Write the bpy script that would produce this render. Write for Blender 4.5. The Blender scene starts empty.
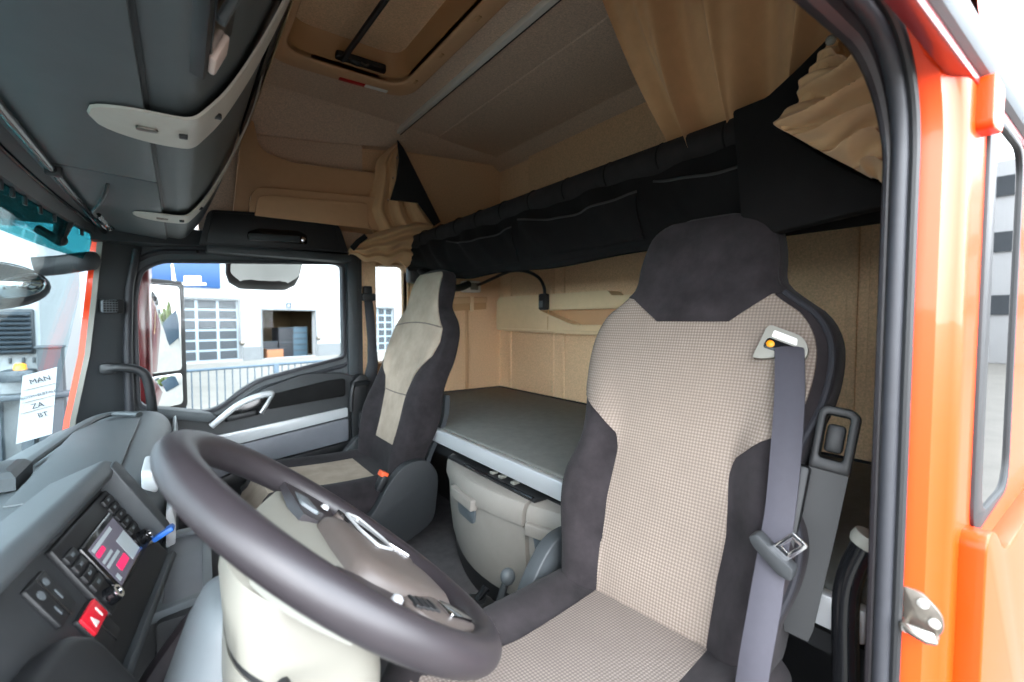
import bpy, bmesh, math, random
from mathutils import Vector, Matrix
random.seed(7)
PI = math.pi
scene = bpy.context.scene
COL = scene.collection

# ------------------------------------------------------------------ helpers
def lin(c):
    c /= 255.0
    return c / 12.92 if c <= 0.04045 else ((c + 0.055) / 1.055) ** 2.4
def rgb(r, g, b):
    return (lin(r), lin(g), lin(b), 1.0)

def mat(name, col, rough=0.6, metal=0.0, noise=0.0, nscale=40.0, bump=0.0, bscale=400.0, coat=0.0,
        spec=0.5, sheen=0.0, emit=0.0, weave=None, col2=None):
    m = bpy.data.materials.new(name); m.use_nodes = True
    nt = m.node_tree; N = nt.nodes; L = nt.links
    b = N['Principled BSDF']
    b.inputs['Base Color'].default_value = col
    b.inputs['Roughness'].default_value = rough
    b.inputs['Metallic'].default_value = metal
    b.inputs['Specular IOR Level'].default_value = spec
    b.inputs['Coat Weight'].default_value = coat
    b.inputs['Coat Roughness'].default_value = 0.04
    b.inputs['Sheen Weight'].default_value = sheen
    if emit:
        b.inputs['Emission Color'].default_value = col
        b.inputs['Emission Strength'].default_value = emit
    tc = N.new('ShaderNodeTexCoord')
    src = None
    if noise:
        n = N.new('ShaderNodeTexNoise'); n.inputs['Scale'].default_value = nscale
        n.inputs['Detail'].default_value = 6.0; n.inputs['Roughness'].default_value = 0.65
        L.new(tc.outputs['Object'], n.inputs['Vector'])
        r = N.new('ShaderNodeMapRange')
        r.inputs['From Min'].default_value = 0.3; r.inputs['From Max'].default_value = 0.7
        r.inputs['To Min'].default_value = 1.0 - noise; r.inputs['To Max'].default_value = 1.0 + noise
        L.new(n.outputs['Fac'], r.inputs['Value'])
        mx = N.new('ShaderNodeVectorMath'); mx.operation = 'SCALE'
        mx.inputs[0].default_value = col[:3]
        L.new(r.outputs['Result'], mx.inputs['Scale'])
        src = mx.outputs['Vector']
        L.new(src, b.inputs['Base Color'])
    h = None
    if weave:
        axes, pitch, depth = weave
        sep = N.new('ShaderNodeSeparateXYZ'); L.new(tc.outputs['Object'], sep.inputs[0])
        outs = []
        for a in axes:
            k = N.new('ShaderNodeMath'); k.operation = 'MULTIPLY'; k.inputs[1].default_value = 2 * PI / pitch
            L.new(sep.outputs[a], k.inputs[0])
            s = N.new('ShaderNodeMath'); s.operation = 'SINE'; L.new(k.outputs[0], s.inputs[0])
            outs.append(s.outputs[0])
        p = N.new('ShaderNodeMath'); p.operation = 'ADD'
        L.new(outs[0], p.inputs[0]); L.new(outs[1], p.inputs[1])
        mr = N.new('ShaderNodeMapRange'); mr.interpolation_type = 'SMOOTHSTEP'
        mr.inputs['From Min'].default_value = -0.6; mr.inputs['From Max'].default_value = 1.1
        mr.inputs['To Min'].default_value = 0.0; mr.inputs['To Max'].default_value = 1.0
        L.new(p.outputs[0], mr.inputs['Value'])
        mix = N.new('ShaderNodeMix'); mix.data_type = 'RGBA'
        L.new(mr.outputs['Result'], mix.inputs['Factor'])
        mix.inputs['A'].default_value = col2
        if src: L.new(src, mix.inputs['B'])
        else: mix.inputs['B'].default_value = col
        L.new(mix.outputs['Result'], b.inputs['Base Color'])
        h = mr.outputs['Result']
        bp = N.new('ShaderNodeBump'); bp.inputs['Strength'].default_value = depth; bp.inputs['Distance'].default_value = 0.002
        L.new(h, bp.inputs['Height']); L.new(bp.outputs['Normal'], b.inputs['Normal'])
    elif bump:
        n2 = N.new('ShaderNodeTexNoise'); n2.inputs['Scale'].default_value = bscale; n2.inputs['Detail'].default_value = 3.0
        L.new(tc.outputs['Object'], n2.inputs['Vector'])
        bp = N.new('ShaderNodeBump'); bp.inputs['Strength'].default_value = bump; bp.inputs['Distance'].default_value = 0.002
        L.new(n2.outputs['Fac'], bp.inputs['Height']); L.new(bp.outputs['Normal'], b.inputs['Normal'])
    return m

def glass(name, tint, gl=0.0):
    m = bpy.data.materials.new(name); m.use_nodes = True
    nt = m.node_tree; N = nt.nodes; L = nt.links
    N.remove(N['Principled BSDF'])
    o = N['Material Output']
    t = N.new('ShaderNodeBsdfTransparent'); t.inputs['Color'].default_value = tint
    g = N.new('ShaderNodeBsdfGlossy'); g.inputs['Roughness'].default_value = 0.01
    f = N.new('ShaderNodeLayerWeight'); f.inputs['Blend'].default_value = 0.5
    mx = N.new('ShaderNodeMixShader')
    pw = N.new('ShaderNodeMath'); pw.operation = 'POWER'; pw.inputs[1].default_value = 5.0
    a = N.new('ShaderNodeMath'); a.operation = 'MULTIPLY_ADD'; a.inputs[1].default_value = 0.8; a.inputs[2].default_value = 0.006 + gl
    L.new(f.outputs['Facing'], pw.inputs[0]); L.new(pw.outputs[0], a.inputs[0]); L.new(a.outputs[0], mx.inputs['Fac'])
    L.new(t.outputs[0], mx.inputs[1]); L.new(g.outputs[0], mx.inputs[2]); L.new(mx.outputs[0], o.inputs['Surface'])
    return m

class MB:
    """collects shapes and links them as one mesh object"""
    def __init__(s): s.bm = bmesh.new()
    def _add(s, t):
        me = bpy.data.meshes.new('tmp'); t.to_mesh(me); t.free()
        s.bm.from_mesh(me); bpy.data.meshes.remove(me); return s
    def _bev(s, t, w, seg=2, ang=0.4):
        if w > 0:
            bmesh.ops.remove_doubles(t, verts=t.verts[:], dist=1e-5)
            e = [x for x in t.edges if len(x.link_faces) == 2 and x.calc_face_angle(0) > ang]
            bmesh.ops.bevel(t, geom=e, offset=w, segments=seg, profile=0.5, affect='EDGES', clamp_overlap=True)
    def box(s, lo, hi, bev=0.004, rot=None, seg=2):
        t = bmesh.new()
        c = [(a + b) / 2 for a, b in zip(lo, hi)]; d = [abs(b - a) for a, b in zip(lo, hi)]
        bmesh.ops.create_cube(t, size=1.0)
        bmesh.ops.scale(t, vec=d, verts=t.verts)
        s._bev(t, min(bev, min(d) * 0.45), seg)
        M = Matrix.Translation(c)
        if rot is not None: M = M @ rot
        bmesh.ops.transform(t, matrix=M, verts=t.verts)
        return s._add(t)
    def prism(s, pts, axis, a, b, bev=0.003, holes=(), seg=2, fn=None):
        f = fn or {'X': lambda u, v, w: (w, u, v), 'Y': lambda u, v, w: (u, w, v), 'Z': lambda u, v, w: (u, v, w)}[axis]
        t = bmesh.new()
        if holes:
            es = []
            for loop in [pts] + list(holes):
                vs = [t.verts.new(f(p[0], p[1], a)) for p in loop]
                es += [t.edges.new((vs[i], vs[(i + 1) % len(vs)])) for i in range(len(vs))]
            bmesh.ops.triangle_fill(t, edges=es, use_beauty=True)
        else:
            t.faces.new([t.verts.new(f(p[0], p[1], a)) for p in pts])
        r = bmesh.ops.extrude_face_region(t, geom=t.faces[:])
        dv = Vector(f(0, 0, b)) - Vector(f(0, 0, a))
        bmesh.ops.translate(t, vec=dv, verts=[x for x in r['geom'] if isinstance(x, bmesh.types.BMVert)])
        if holes: bmesh.ops.dissolve_limit(t, angle_limit=0.01, verts=t.verts[:], edges=t.edges[:])
        bmesh.ops.recalc_face_normals(t, faces=t.faces[:])
        s._bev(t, bev, seg)
        return s._add(t)
    def tube(s, path, r, n=12, closed=False, flat=None, up=None):
        path = [Vector(p) for p in path]; N = len(path); t = bmesh.new(); rings = []
        rr = r if isinstance(r, (list, tuple)) else [r] * N
        prev = None
        for i, p in enumerate(path):
            if closed: d = path[(i + 1) % N] - path[i - 1]
            else: d = path[min(i + 1, N - 1)] - path[max(i - 1, 0)]
            d.normalize()
            if prev is None:
                ref = Vector(up) if up else (Vector((0, 0, 1)) if abs(d.z) < 0.9 else Vector((1, 0, 0)))
                a = (ref - d * ref.dot(d)).normalized()
            else: a = (prev - d * prev.dot(d)).normalized()
            prev = a; b = d.cross(a)
            fx, fy = flat if flat else (1, 1)
            rings.append([t.verts.new(p + a * (math.cos(k * 2 * PI / n) * rr[i] * fx) + b * (math.sin(k * 2 * PI / n) * rr[i] * fy)) for k in range(n)])
        M = N if closed else N - 1
        for i in range(M):
            A, B = rings[i], rings[(i + 1) % N]
            for k in range(n): t.faces.new((A[k], A[(k + 1) % n], B[(k + 1) % n], B[k]))
        if not closed:
            t.faces.new(rings[0][::-1]); t.faces.new(rings[-1])
        bmesh.ops.recalc_face_normals(t, faces=t.faces[:])
        return s._add(t)
    def loft(s, rings, caps=True):
        t = bmesh.new(); R = [[t.verts.new(p) for p in r] for r in rings]; n = len(R[0])
        for i in range(len(R) - 1):
            for k in range(n): t.faces.new((R[i][k], R[i][(k + 1) % n], R[i + 1][(k + 1) % n], R[i + 1][k]))
        if caps: t.faces.new(R[0][::-1]); t.faces.new(R[-1])
        bmesh.ops.recalc_face_normals(t, faces=t.faces[:])
        return s._add(t)
    def shell(s, rows, off):
        """sheet through rows of points, given a thickness by the offset vector (or function of the point)"""
        t = bmesh.new(); g = off if callable(off) else (lambda p: Vector(off))
        A = [[t.verts.new(p) for p in r] for r in rows]
        B = [[t.verts.new(Vector(p) + g(p)) for p in r] for r in rows]
        m, n = len(A), len(A[0])
        for i in range(m - 1):
            for j in range(n - 1):
                t.faces.new((A[i][j], A[i][j + 1], A[i + 1][j + 1], A[i + 1][j]))
                t.faces.new((B[i][j], B[i + 1][j], B[i + 1][j + 1], B[i][j + 1]))
        for i in range(m - 1):
            t.faces.new((A[i][0], A[i + 1][0], B[i + 1][0], B[i][0])); t.faces.new((A[i][-1], B[i][-1], B[i + 1][-1], A[i + 1][-1]))
        for j in range(n - 1):
            t.faces.new((A[0][j], B[0][j], B[0][j + 1], A[0][j + 1])); t.faces.new((A[-1][j], A[-1][j + 1], B[-1][j + 1], B[-1][j]))
        bmesh.ops.recalc_face_normals(t, faces=t.faces[:])
        return s._add(t)
    def ball(s, c, r, seg=20, sc=(1, 1, 1)):
        t = bmesh.new(); bmesh.ops.create_uvsphere(t, u_segments=seg, v_segments=seg // 2, radius=1.0)
        rr = r if isinstance(r, (tuple, list)) else (r, r, r)
        bmesh.ops.scale(t, vec=rr, verts=t.verts); bmesh.ops.translate(t, vec=c, verts=t.verts)
        return s._add(t)
    def lathe(s, prof, c, axis, n=24):
        ax = Vector(axis).normalized(); ref = Vector((0, 0, 1)) if abs(ax.z) < 0.9 else Vector((1, 0, 0))
        a = (ref - ax * ref.dot(ax)).normalized(); b = ax.cross(a); c = Vector(c)
        return s.loft([[c + ax * h + (a * math.cos(k * 2 * PI / n) + b * math.sin(k * 2 * PI / n)) * max(r, 1e-4) for k in range(n)] for r, h in prof])
    def xform(s, M):
        bmesh.ops.transform(s.bm, matrix=M, verts=s.bm.verts); return s
    def build(s, name, m, parent=None, smooth=True, ang=0.6, kind=None, label=None, sub=0):
        me = bpy.data.meshes.new(name)
        o = bpy.data.objects.new(name, me); COL.objects.link(o)
        if parent is not None:
            o.parent = parent
            w = Vector(WL.get(parent, (0, 0, 0)))
            bmesh.ops.translate(s.bm, vec=-w, verts=s.bm.verts)
            WL[o] = tuple(w)
        else: WL[o] = (0, 0, 0)
        s.bm.to_mesh(me); s.bm.free()
        if smooth and len(me.polygons):
            me.polygons.foreach_set('use_smooth', [True] * len(me.polygons))
            me.set_sharp_from_angle(angle=ang)
        me.materials.append(m)
        if kind: o['kind'] = kind
        if label: o['label'] = label
        if sub:
            md = o.modifiers.new('Subdivision', 'SUBSURF'); md.levels = sub; md.render_levels = sub
        return o
WL = {}

def tag(o, label, cat, group=None, kind=None):
    o['label'] = label; o['category'] = cat
    if group: o['group'] = group
    if kind: o['kind'] = kind
    return o
def thing(name, loc, label, cat, group=None, kind=None):
    o = bpy.data.objects.new(name, None); COL.objects.link(o); o.location = loc; o.empty_display_size = 0.05
    WL[o] = tuple(loc)
    return tag(o, label, cat, group, kind)
def struct(o, label=None, cat=None):
    o['kind'] = 'structure'
    if label: o['label'] = label
    if cat: o['category'] = cat
    return o
def rebase(o, base):
    """give a single-mesh thing an origin at its base"""
    o.data.transform(Matrix.Translation(-Vector(base))); o.location = base; WL[o] = tuple(base); return o
def copy_tree(o, loc, parent=None):
    c = o.copy(); COL.objects.link(c)
    if parent is None: c.location = loc
    else: c.parent = parent
    for ch in list(o.children): copy_tree(ch, None, c)
    return c
def text(body, size, M, m, parent, name='lettering', depth=0.0008, align='CENTER'):
    cu = bpy.data.curves.new(name, 'FONT'); cu.body = body; cu.size = size; cu.extrude = depth
    cu.align_x = align; cu.align_y = 'CENTER'
    tmp = bpy.data.objects.new(name, cu); COL.objects.link(tmp)
    dg = bpy.context.evaluated_depsgraph_get()
    me = bpy.data.meshes.new_from_object(tmp.evaluated_get(dg))
    bpy.data.objects.remove(tmp); bpy.data.curves.remove(cu)
    me.transform(M)
    w = Vector(WL.get(parent, (0, 0, 0))); me.transform(Matrix.Translation(-w))
    me.materials.clear(); me.materials.append(m)
    o = bpy.data.objects.new(name, me); COL.objects.link(o); o.parent = parent; WL[o] = tuple(w)
    return o
def frame(o, xdir, ydir):
    x = Vector(xdir).normalized(); z = x.cross(Vector(ydir)).normalized(); y = z.cross(x)
    return Matrix(((x.x, y.x, z.x, o[0]), (x.y, y.y, z.y, o[1]), (x.z, y.z, z.z, o[2]), (0, 0, 0, 1)))
def smooth_path(pts, n=8, closed=False):
    P = [Vector(p) for p in pts]; N = len(P); out = []
    rng = range(N) if closed else range(N - 1)
    for i in rng:
        if closed: a, b, c, d = P[i - 1], P[i], P[(i + 1) % N], P[(i + 2) % N]
        else: a, b, c, d = P[max(i - 1, 0)], P[i], P[i + 1], P[min(i + 2, N - 1)]
        for k in range(n):
            t = k / n
            out.append(0.5 * ((2 * b) + (c - a) * t + (2 * a - 5 * b + 4 * c - d) * t * t + (3 * b - a - 3 * c + d) * t ** 3))
    if not closed: out.append(P[-1])
    return out
def lerp_table(tab, z):
    if z <= tab[0][0]: return tab[0][1:]
    for a, b in zip(tab, tab[1:]):
        if z <= b[0]:
            t = (z - a[0]) / (b[0] - a[0])
            return [p + (q - p) * t for p, q in zip(a[1:], b[1:])]
    return tab[-1][1:]
def round_poly(pts, r, n=5):
    """round the corners of a 2D polygon"""
    out = []; N = len(pts); rs = r if isinstance(r, (list, tuple)) else [r] * N
    for i in range(N):
        p0, p, p1 = Vector(pts[i - 1]), Vector(pts[i]), Vector(pts[(i + 1) % N])
        d0, d1 = (p0 - p), (p1 - p)
        k = min(rs[i], d0.length * 0.45, d1.length * 0.45)
        if k <= 0: out.append(tuple(p)); continue
        a, b = p + d0.normalized() * k, p + d1.normalized() * k
        for j in range(n + 1):
            t = j / n
            q = a * (1 - t) ** 2 + p * 2 * t * (1 - t) + b * t * t
            out.append((q.x, q.y))
    return out

# ------------------------------------------------------------------ materials
M = {}
M['seat_dark'] = mat('charcoal_velour', rgb(40, 36, 38), 0.95, noise=0.4, nscale=14, bump=0.25, bscale=900, sheen=0.05, spec=0.2)
M['seat_light'] = mat('beige_grey_knit', rgb(138, 126, 116), 0.95, noise=0.14, nscale=6, weave=((1, 2), 0.0060, 0.35), col2=rgb(111, 100, 92), spec=0.2)
M['seat_rib'] = mat('beige_grey_rib', rgb(124, 114, 107), 0.95, noise=0.12, nscale=6, weave=((1, 0), 0.0060, 0.35), col2=rgb(98, 89, 84), spec=0.2)
M['pass_light'] = mat('worn_grey_knit', rgb(162, 147, 132), 0.95, noise=0.22, nscale=8, bump=0.3, bscale=700, spec=0.2)
M['piping'] = mat('black_piping', rgb(34, 34, 40), 0.8)
M['carpet'] = mat('beige_carpet', rgb(228, 193, 155), 1.0, noise=0.2, nscale=150, bump=0.4, bscale=500, spec=0.1)
M['ceil'] = mat('headliner', rgb(216, 192, 170), 1.0, noise=0.24, nscale=150, bump=0.4, bscale=500, spec=0.1)
M['beige'] = mat('beige_plastic', rgb(206, 164, 124), 0.55, noise=0.03, nscale=30, bump=0.08, bscale=900)
M['cream'] = mat('cream_plastic', rgb(228, 200, 160), 0.5, noise=0.03, nscale=30, bump=0.06, bscale=900)
M['tan'] = mat('tan_plastic', rgb(192, 150, 106), 0.55)
M['dash'] = mat('soft_dash', rgb(69, 74, 77), 0.55, noise=0.06, nscale=18, bump=0.18, bscale=700)
M['dash_dark'] = mat('dark_dash', rgb(40, 42, 44), 0.6, noise=0.06, nscale=25, bump=0.15, bscale=700)
M['locker'] = mat('locker_plastic', rgb(80, 87, 90), 0.5, noise=0.07, nscale=14, bump=0.12, bscale=700)
M['black'] = mat('black_plastic', rgb(24, 25, 27), 0.5, noise=0.05, nscale=30, bump=0.08, bscale=800)
M['deep_black'] = mat('deep_black_plastic', rgb(15, 16, 18), 0.5, noise=0.05, nscale=30)
M['dull_seam'] = mat('seam_binding', rgb(52, 50, 50), 0.9)
M['tube_cloth'] = mat('tube_cloth', rgb(38, 36, 36), 0.9, noise=0.2, nscale=20, bump=0.3, bscale=500, spec=0.2)
M['gloss_black'] = mat('gloss_black', rgb(20, 21, 23), 0.15)
M['rubber'] = mat('black_rubber', rgb(40, 41, 46), 0.55, noise=0.1, nscale=60)
M['pillar'] = mat('pillar_trim', rgb(54, 58, 61), 0.55, noise=0.05, nscale=20, bump=0.12, bscale=800)
M['grey_panel'] = mat('door_grey', rgb(108, 110, 116), 0.55, noise=0.05, nscale=20, bump=0.1, bscale=800)
M['silver'] = mat('satin_silver', rgb(196, 198, 200), 0.35, metal=0.3)
M['alu'] = mat('brushed_aluminium', rgb(214, 212, 206), 0.38, metal=0.75, noise=0.05, nscale=60)
M['rail'] = mat('pale_rail', rgb(226, 224, 216), 0.35)
M['strap'] = mat('light_grey_strap', rgb(204, 198, 188), 0.5, noise=0.04, nscale=30)
M['box'] = mat('storage_grey', rgb(140, 134, 127), 0.55, noise=0.05, nscale=16, bump=0.08, bscale=900)
M['mattress'] = mat('mattress_grey', rgb(120, 120, 116), 0.95, noise=0.10, nscale=30, bump=0.3, bscale=600, spec=0.2)
M['black_cloth'] = mat('black_cloth', rgb(24, 23, 23), 0.95, noise=0.22, nscale=12, bump=0.3, bscale=500, spec=0.15)
M['curtain'] = mat('curtain_beige', rgb(206, 168, 126), 0.9, noise=0.06, nscale=20, bump=0.2, bscale=900, sheen=0.15, spec=0.2)
M['lining'] = mat('curtain_lining', rgb(22, 21, 22), 0.95, noise=0.2, nscale=20)
M['floor'] = mat('floor_mat', rgb(78, 76, 78), 0.9, noise=0.2, nscale=25, bump=0.4, bscale=300)
M['wheel'] = mat('wheel_leather', rgb(40, 36, 39), 0.42, noise=0.08, nscale=40, bump=0.1, bscale=900)
M['wheel_pad'] = mat('wheel_pad', rgb(80, 72, 68), 0.5, noise=0.05, nscale=40, bump=0.08, bscale=900)
M['column'] = mat('column_beige', rgb(122, 120, 112), 0.45, noise=0.03, nscale=20)
M['column_grey'] = mat('column_grey', rgb(92, 98, 102), 0.5, noise=0.05, nscale=20)
M['web'] = mat('belt_webbing', rgb(56, 54, 62), 0.75, noise=0.05, nscale=80, bump=0.2, bscale=900)
M['web_dark'] = mat('dark_webbing', rgb(52, 52, 56), 0.8, noise=0.08, nscale=80)
M['guide'] = mat('belt_guide_grey', rgb(132, 130, 122), 0.55)
M['orange'] = mat('orange_plastic', rgb(236, 96, 52), 0.5)
M['amber'] = mat('amber_plastic', rgb(240, 150, 20), 0.3)
M['red'] = mat('signal_red', rgb(214, 30, 48), 0.4)
M['darkred'] = mat('tag_red', rgb(190, 20, 24), 0.5)
M['white'] = mat('white_plastic', rgb(232, 230, 224), 0.5)
M['pink'] = mat('pale_tab', rgb(224, 202, 192), 0.5)
M['blue'] = mat('blue_plastic', rgb(50, 110, 200), 0.4)
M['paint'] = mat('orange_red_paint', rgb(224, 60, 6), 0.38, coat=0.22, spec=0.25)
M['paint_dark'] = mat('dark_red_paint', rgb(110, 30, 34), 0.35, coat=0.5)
M['metal'] = mat('worn_steel', rgb(120, 114, 106), 0.4, metal=0.85, noise=0.15, nscale=50)
M['chrome'] = mat('chrome', rgb(225, 225, 228), 0.12, metal=1.0)
M['mirror'] = mat('mirror_glass', rgb(235, 238, 240), 0.01, metal=1.0)
M['glass'] = glass('clear_glass', (0.93, 0.96, 0.96, 1))
M['wind'] = glass('windscreen_glass', (0.87, 0.94, 0.955, 1), 0.008)
M['tint'] = glass('teal_tint', (0.22, 0.58, 0.60, 1))
M['sideglass'] = glass('dark_side_glass', (0.25, 0.28, 0.3, 1), 0.25)
M['screen'] = mat('screen_glow', rgb(96, 92, 104), 0.2, emit=0.05)
M['screen_pink'] = mat('screen_pink', rgb(226, 40, 96), 0.3, emit=0.12)
M['screen_grey'] = mat('screen_grey', rgb(150, 160, 165), 0.3, emit=0.08)
M['paper'] = mat('white_paper', rgb(176, 180, 184), 0.8, noise=0.03, nscale=10)
M['ink'] = mat('dark_ink', rgb(36, 38, 42), 0.8)
# outdoors
M['facade'] = mat('facade_panels', rgb(150, 151, 152), 0.8, noise=0.03, nscale=0.4)
M['facade_cool'] = mat('facade_cool', rgb(126, 138, 146), 0.8, noise=0.03, nscale=0.4)
M['plinth'] = mat('concrete_plinth', rgb(96, 98, 100), 0.9, noise=0.08, nscale=3)
M['asphalt'] = mat('pale_yard', rgb(110, 106, 100), 0.95, noise=0.12, nscale=1.2)
M['sign_blue'] = mat('sign_blue', rgb(6, 56, 100), 0.5)
M['pane'] = mat('roller_pane', rgb(52, 56, 60), 0.6, noise=0.1, nscale=1.0, spec=0.2)
M['fence'] = mat('blue_grey_steel', rgb(48, 66, 80), 0.5)
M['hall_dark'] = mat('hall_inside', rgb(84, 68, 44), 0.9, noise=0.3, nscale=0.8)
M['crate_black'] = mat('crate_black', rgb(18, 20, 26), 0.7)
M['crate_blue'] = mat('crate_blue', rgb(46, 66, 78), 0.7)
M['crate_orange'] = mat('crate_orange', rgb(130, 84, 54), 0.7)
M['grille'] = mat('grille_black', rgb(22, 30, 36), 0.5)
M['teal'] = mat('teal_panel', rgb(26, 66, 68), 0.4)
M['truck_white'] = mat('truck_white', rgb(122, 126, 128), 0.5)
M['steel_dark'] = mat('dark_steel', rgb(30, 39, 46), 0.5)
M['tree'] = mat('tree_leaf', rgb(62, 72, 30), 0.9, noise=0.4, nscale=3)
# ------------------------------------------------------------------ the cab shell
# axes: +X to the rear of the cab, +Y from the open driver's door to the passenger side, +Z up, cab floor at z = 0
YL, YR, XB, ZC = 0.20, 2.56, 1.745, 1.975      # driver wall, passenger wall, rear wall, ceiling
m = MB(); m.box((-0.62, YL - 0.02, -0.06), (XB, YR, 0.0), 0.0)
struct(m.build('floor', M['floor']), 'dark grey cab floor between the seats and the under-bunk storage', 'floor')
m = MB(); m.box((XB, YL - 0.05, -0.06), (XB + 0.06, YR + 0.08, ZC + 0.1), 0.0)
wb = struct(m.build('wall_back', M['carpet']), 'beige carpeted rear wall behind the bunks', 'wall')
# upper rear panel and vertical seams
m = MB(); m.box((XB - 0.014, 0.25, 1.30), (XB + 0.01, 2.235, ZC - 0.03), 0.006)
m.build('back_panel', M['carpet'], wb)
m = MB()
for y in (2.44, 2.02, 1.93, 0.56, 0.50):
    m.box((XB - 0.008, y - 0.016, 0.48), (XB + 0.01, y + 0.016, 1.30), 0.006)
m.build('seam_ridge', M['carpet'], wb)
off2_early = lambda q: [(x + (x - 0.985) * 0.03, z + (z - 0.965) * 0.02) for x, z in q]
# passenger side wall behind the door, with the small rear window cut out
qw = round_poly([(0.885, 0.69), (1.085, 0.69), (1.085, 1.245), (0.885, 1.235)], 0.04)
m = MB(); m.prism([(0.80, 0.0), (XB + 0.02, 0.0), (XB + 0.02, ZC), (0.80, ZC)], 'Y', YR, YR + 0.08, 0.0, holes=[qw])
wr = struct(m.build('wall_right', M['carpet']), 'beige carpeted side wall beside the passenger seat and bunks', 'wall')
m = MB()
m.prism([(1.475, 0.47), (1.50, 0.47), (1.50, 1.02), (1.475, 1.02)], 'Y', YR - 0.006, YR + 0.01, 0.004)
m.build('seam_strip', M['beige'], wr)
m = MB(); m.prism(round_poly([(0.80, 0.92), (0.845, 0.92), (0.845, 1.14), (0.80, 1.14)], 0.008), 'Y', YR - 0.012, YR + 0.01, 0.003)
m.build('belt_slot_cover', M['tan'], wr)
qo = round_poly([(0.868, 0.672), (1.102, 0.672), (1.102, 1.262), (0.868, 1.252)], 0.055)
m = MB(); m.prism(qo, 'Y', YR - 0.012, YR + 0.07, 0.004, holes=[qw])
w2 = struct(m.build('window_2', M['tan']), 'small fixed side window behind the passenger door', 'window')
m = MB(); m.prism(qw, 'Y', YR + 0.05, YR + 0.055, 0.0); m.build('pane', M['glass'], w2)
m = MB(); m.prism([(0.865, -0.7), (XB + 0.10, -0.7), (XB + 0.10, 2.2), (0.865, 2.2)], 'Y', YR + 0.08, YR + 0.10, 0.004, holes=[off2_early(qw)])
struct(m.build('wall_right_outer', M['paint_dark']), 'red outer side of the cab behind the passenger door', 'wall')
# front part of the passenger side above the door, and the wall front/below the windscreen
m = MB(); m.box((0.08, YR - 0.04, 1.26), (0.82, YR + 0.08, ZC), 0.0)
struct(m.build('wall_right_upper', M['ceil']), 'brown fabric side wall above the passenger door', 'wall')
m = MB(); m.box((-0.70, YL - 0.05, -0.06), (-0.60, YR + 0.06, 0.46), 0.0)
m.box((-0.62, YL - 0.05, 1.32), (-0.30, YR + 0.06, ZC), 0.0)
struct(m.build('wall_front', M['black']), 'dark front bulkhead under and over the windscreen', 'wall')
# driver side above the door opening and the rear side wall
m = MB(); m.box((-0.50, 0.14, 1.30), (0.80, YL, ZC + 0.05), 0.01)
m.box((0.80, 0.16, -0.06), (XB + 0.02, YL, ZC + 0.05), 0.0)
struct(m.build('wall_left', M['carpet']), 'driver side wall around the open doorway', 'wall')
# ceiling with a roof hatch opening
hx0, hx1, hy0, hy1 = 0.345, 0.815, 1.02, 1.965
m = MB()
m.prism([(-0.62, 0.14), (XB + 0.06, 0.14), (XB + 0.06, YR + 0.08), (-0.62, YR + 0.08)], 'Z', ZC, ZC + 0.06, 0.0,
        holes=[round_poly([(hx0 - .03, hy0 - .03), (hx1 + .03, hy0 - .03), (hx1 + .03, hy1 + .03), (hx0 - .03, hy1 + .03)], 0.12)])
ce = struct(m.build('ceiling', M['ceil']), 'brown fabric cab ceiling around the roof hatch', 'ceiling')
# rear headliner slope and side coves
m = MB(); m.prism([(1.215, ZC + 0.01), (1.225, ZC - 0.004), (1.655, ZC - 0.012), (XB, ZC - 0.07), (XB, ZC + 0.01)], 'Y', 0.20, YR, 0.003)
m.build('rear_headliner', M['ceil'], ce)
m = MB(); m.loft([[(x, YR + 0.01, z), (x, 2.52 - (1.98 - z) * 0.1, z + 0.005), (x, 2.50 - (1.98 - z) * .8, ZC - 0.012), (x, 2.44 - (1.98 - z) * .9, ZC + 0.01), (x, YR + 0.01, ZC + 0.01)] for x, z in ((0.26, 1.80), (0.60, 1.835), (0.90, 1.875), (1.06, 1.90), (1.40, 1.925), (1.73, 1.945))])
m.build('side_cove', M['ceil'], ce)
# moulded beige panel over the passenger door
m = MB()
pan = [(0.205, 1.40), (0.255, 1.83), (0.295, 1.84), (0.315, 1.735), (0.345, 1.705), (0.45, 1.68), (0.93, 1.71), (0.93, 1.40)]
m.prism(round_poly(pan, [0.005, 0.01, 0.012, 0.03, 0.04, 0.05, 0.01, 0.01]), 'Y', 2.425, 2.53, 0.012, seg=3)
tp = struct(m.build('trim_1', M['beige']), 'moulded beige panel above the passenger door', 'trim')
m = MB(); m.prism(round_poly([(0.262, 1.40), (0.275, 1.50), (0.31, 1.535), (0.86, 1.572), (0.86, 1.40)], [0.0, 0.02, 0.03, 0.02, 0]), 'Y', 2.39, 2.43, 0.010, seg=3)
m.build('lower_lip', M['beige'], tp)
m = MB(); m.prism(round_poly([(0.285, 1.40), (0.30, 1.485), (0.34, 1.50), (0.80, 1.53), (0.80, 1.40)], [0.0, 0.02, 0.03, 0.02, 0]), 'Y', 2.375, 2.40, 0.008, seg=3)
m.build('shelf_edge', M['beige'], tp)

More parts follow.
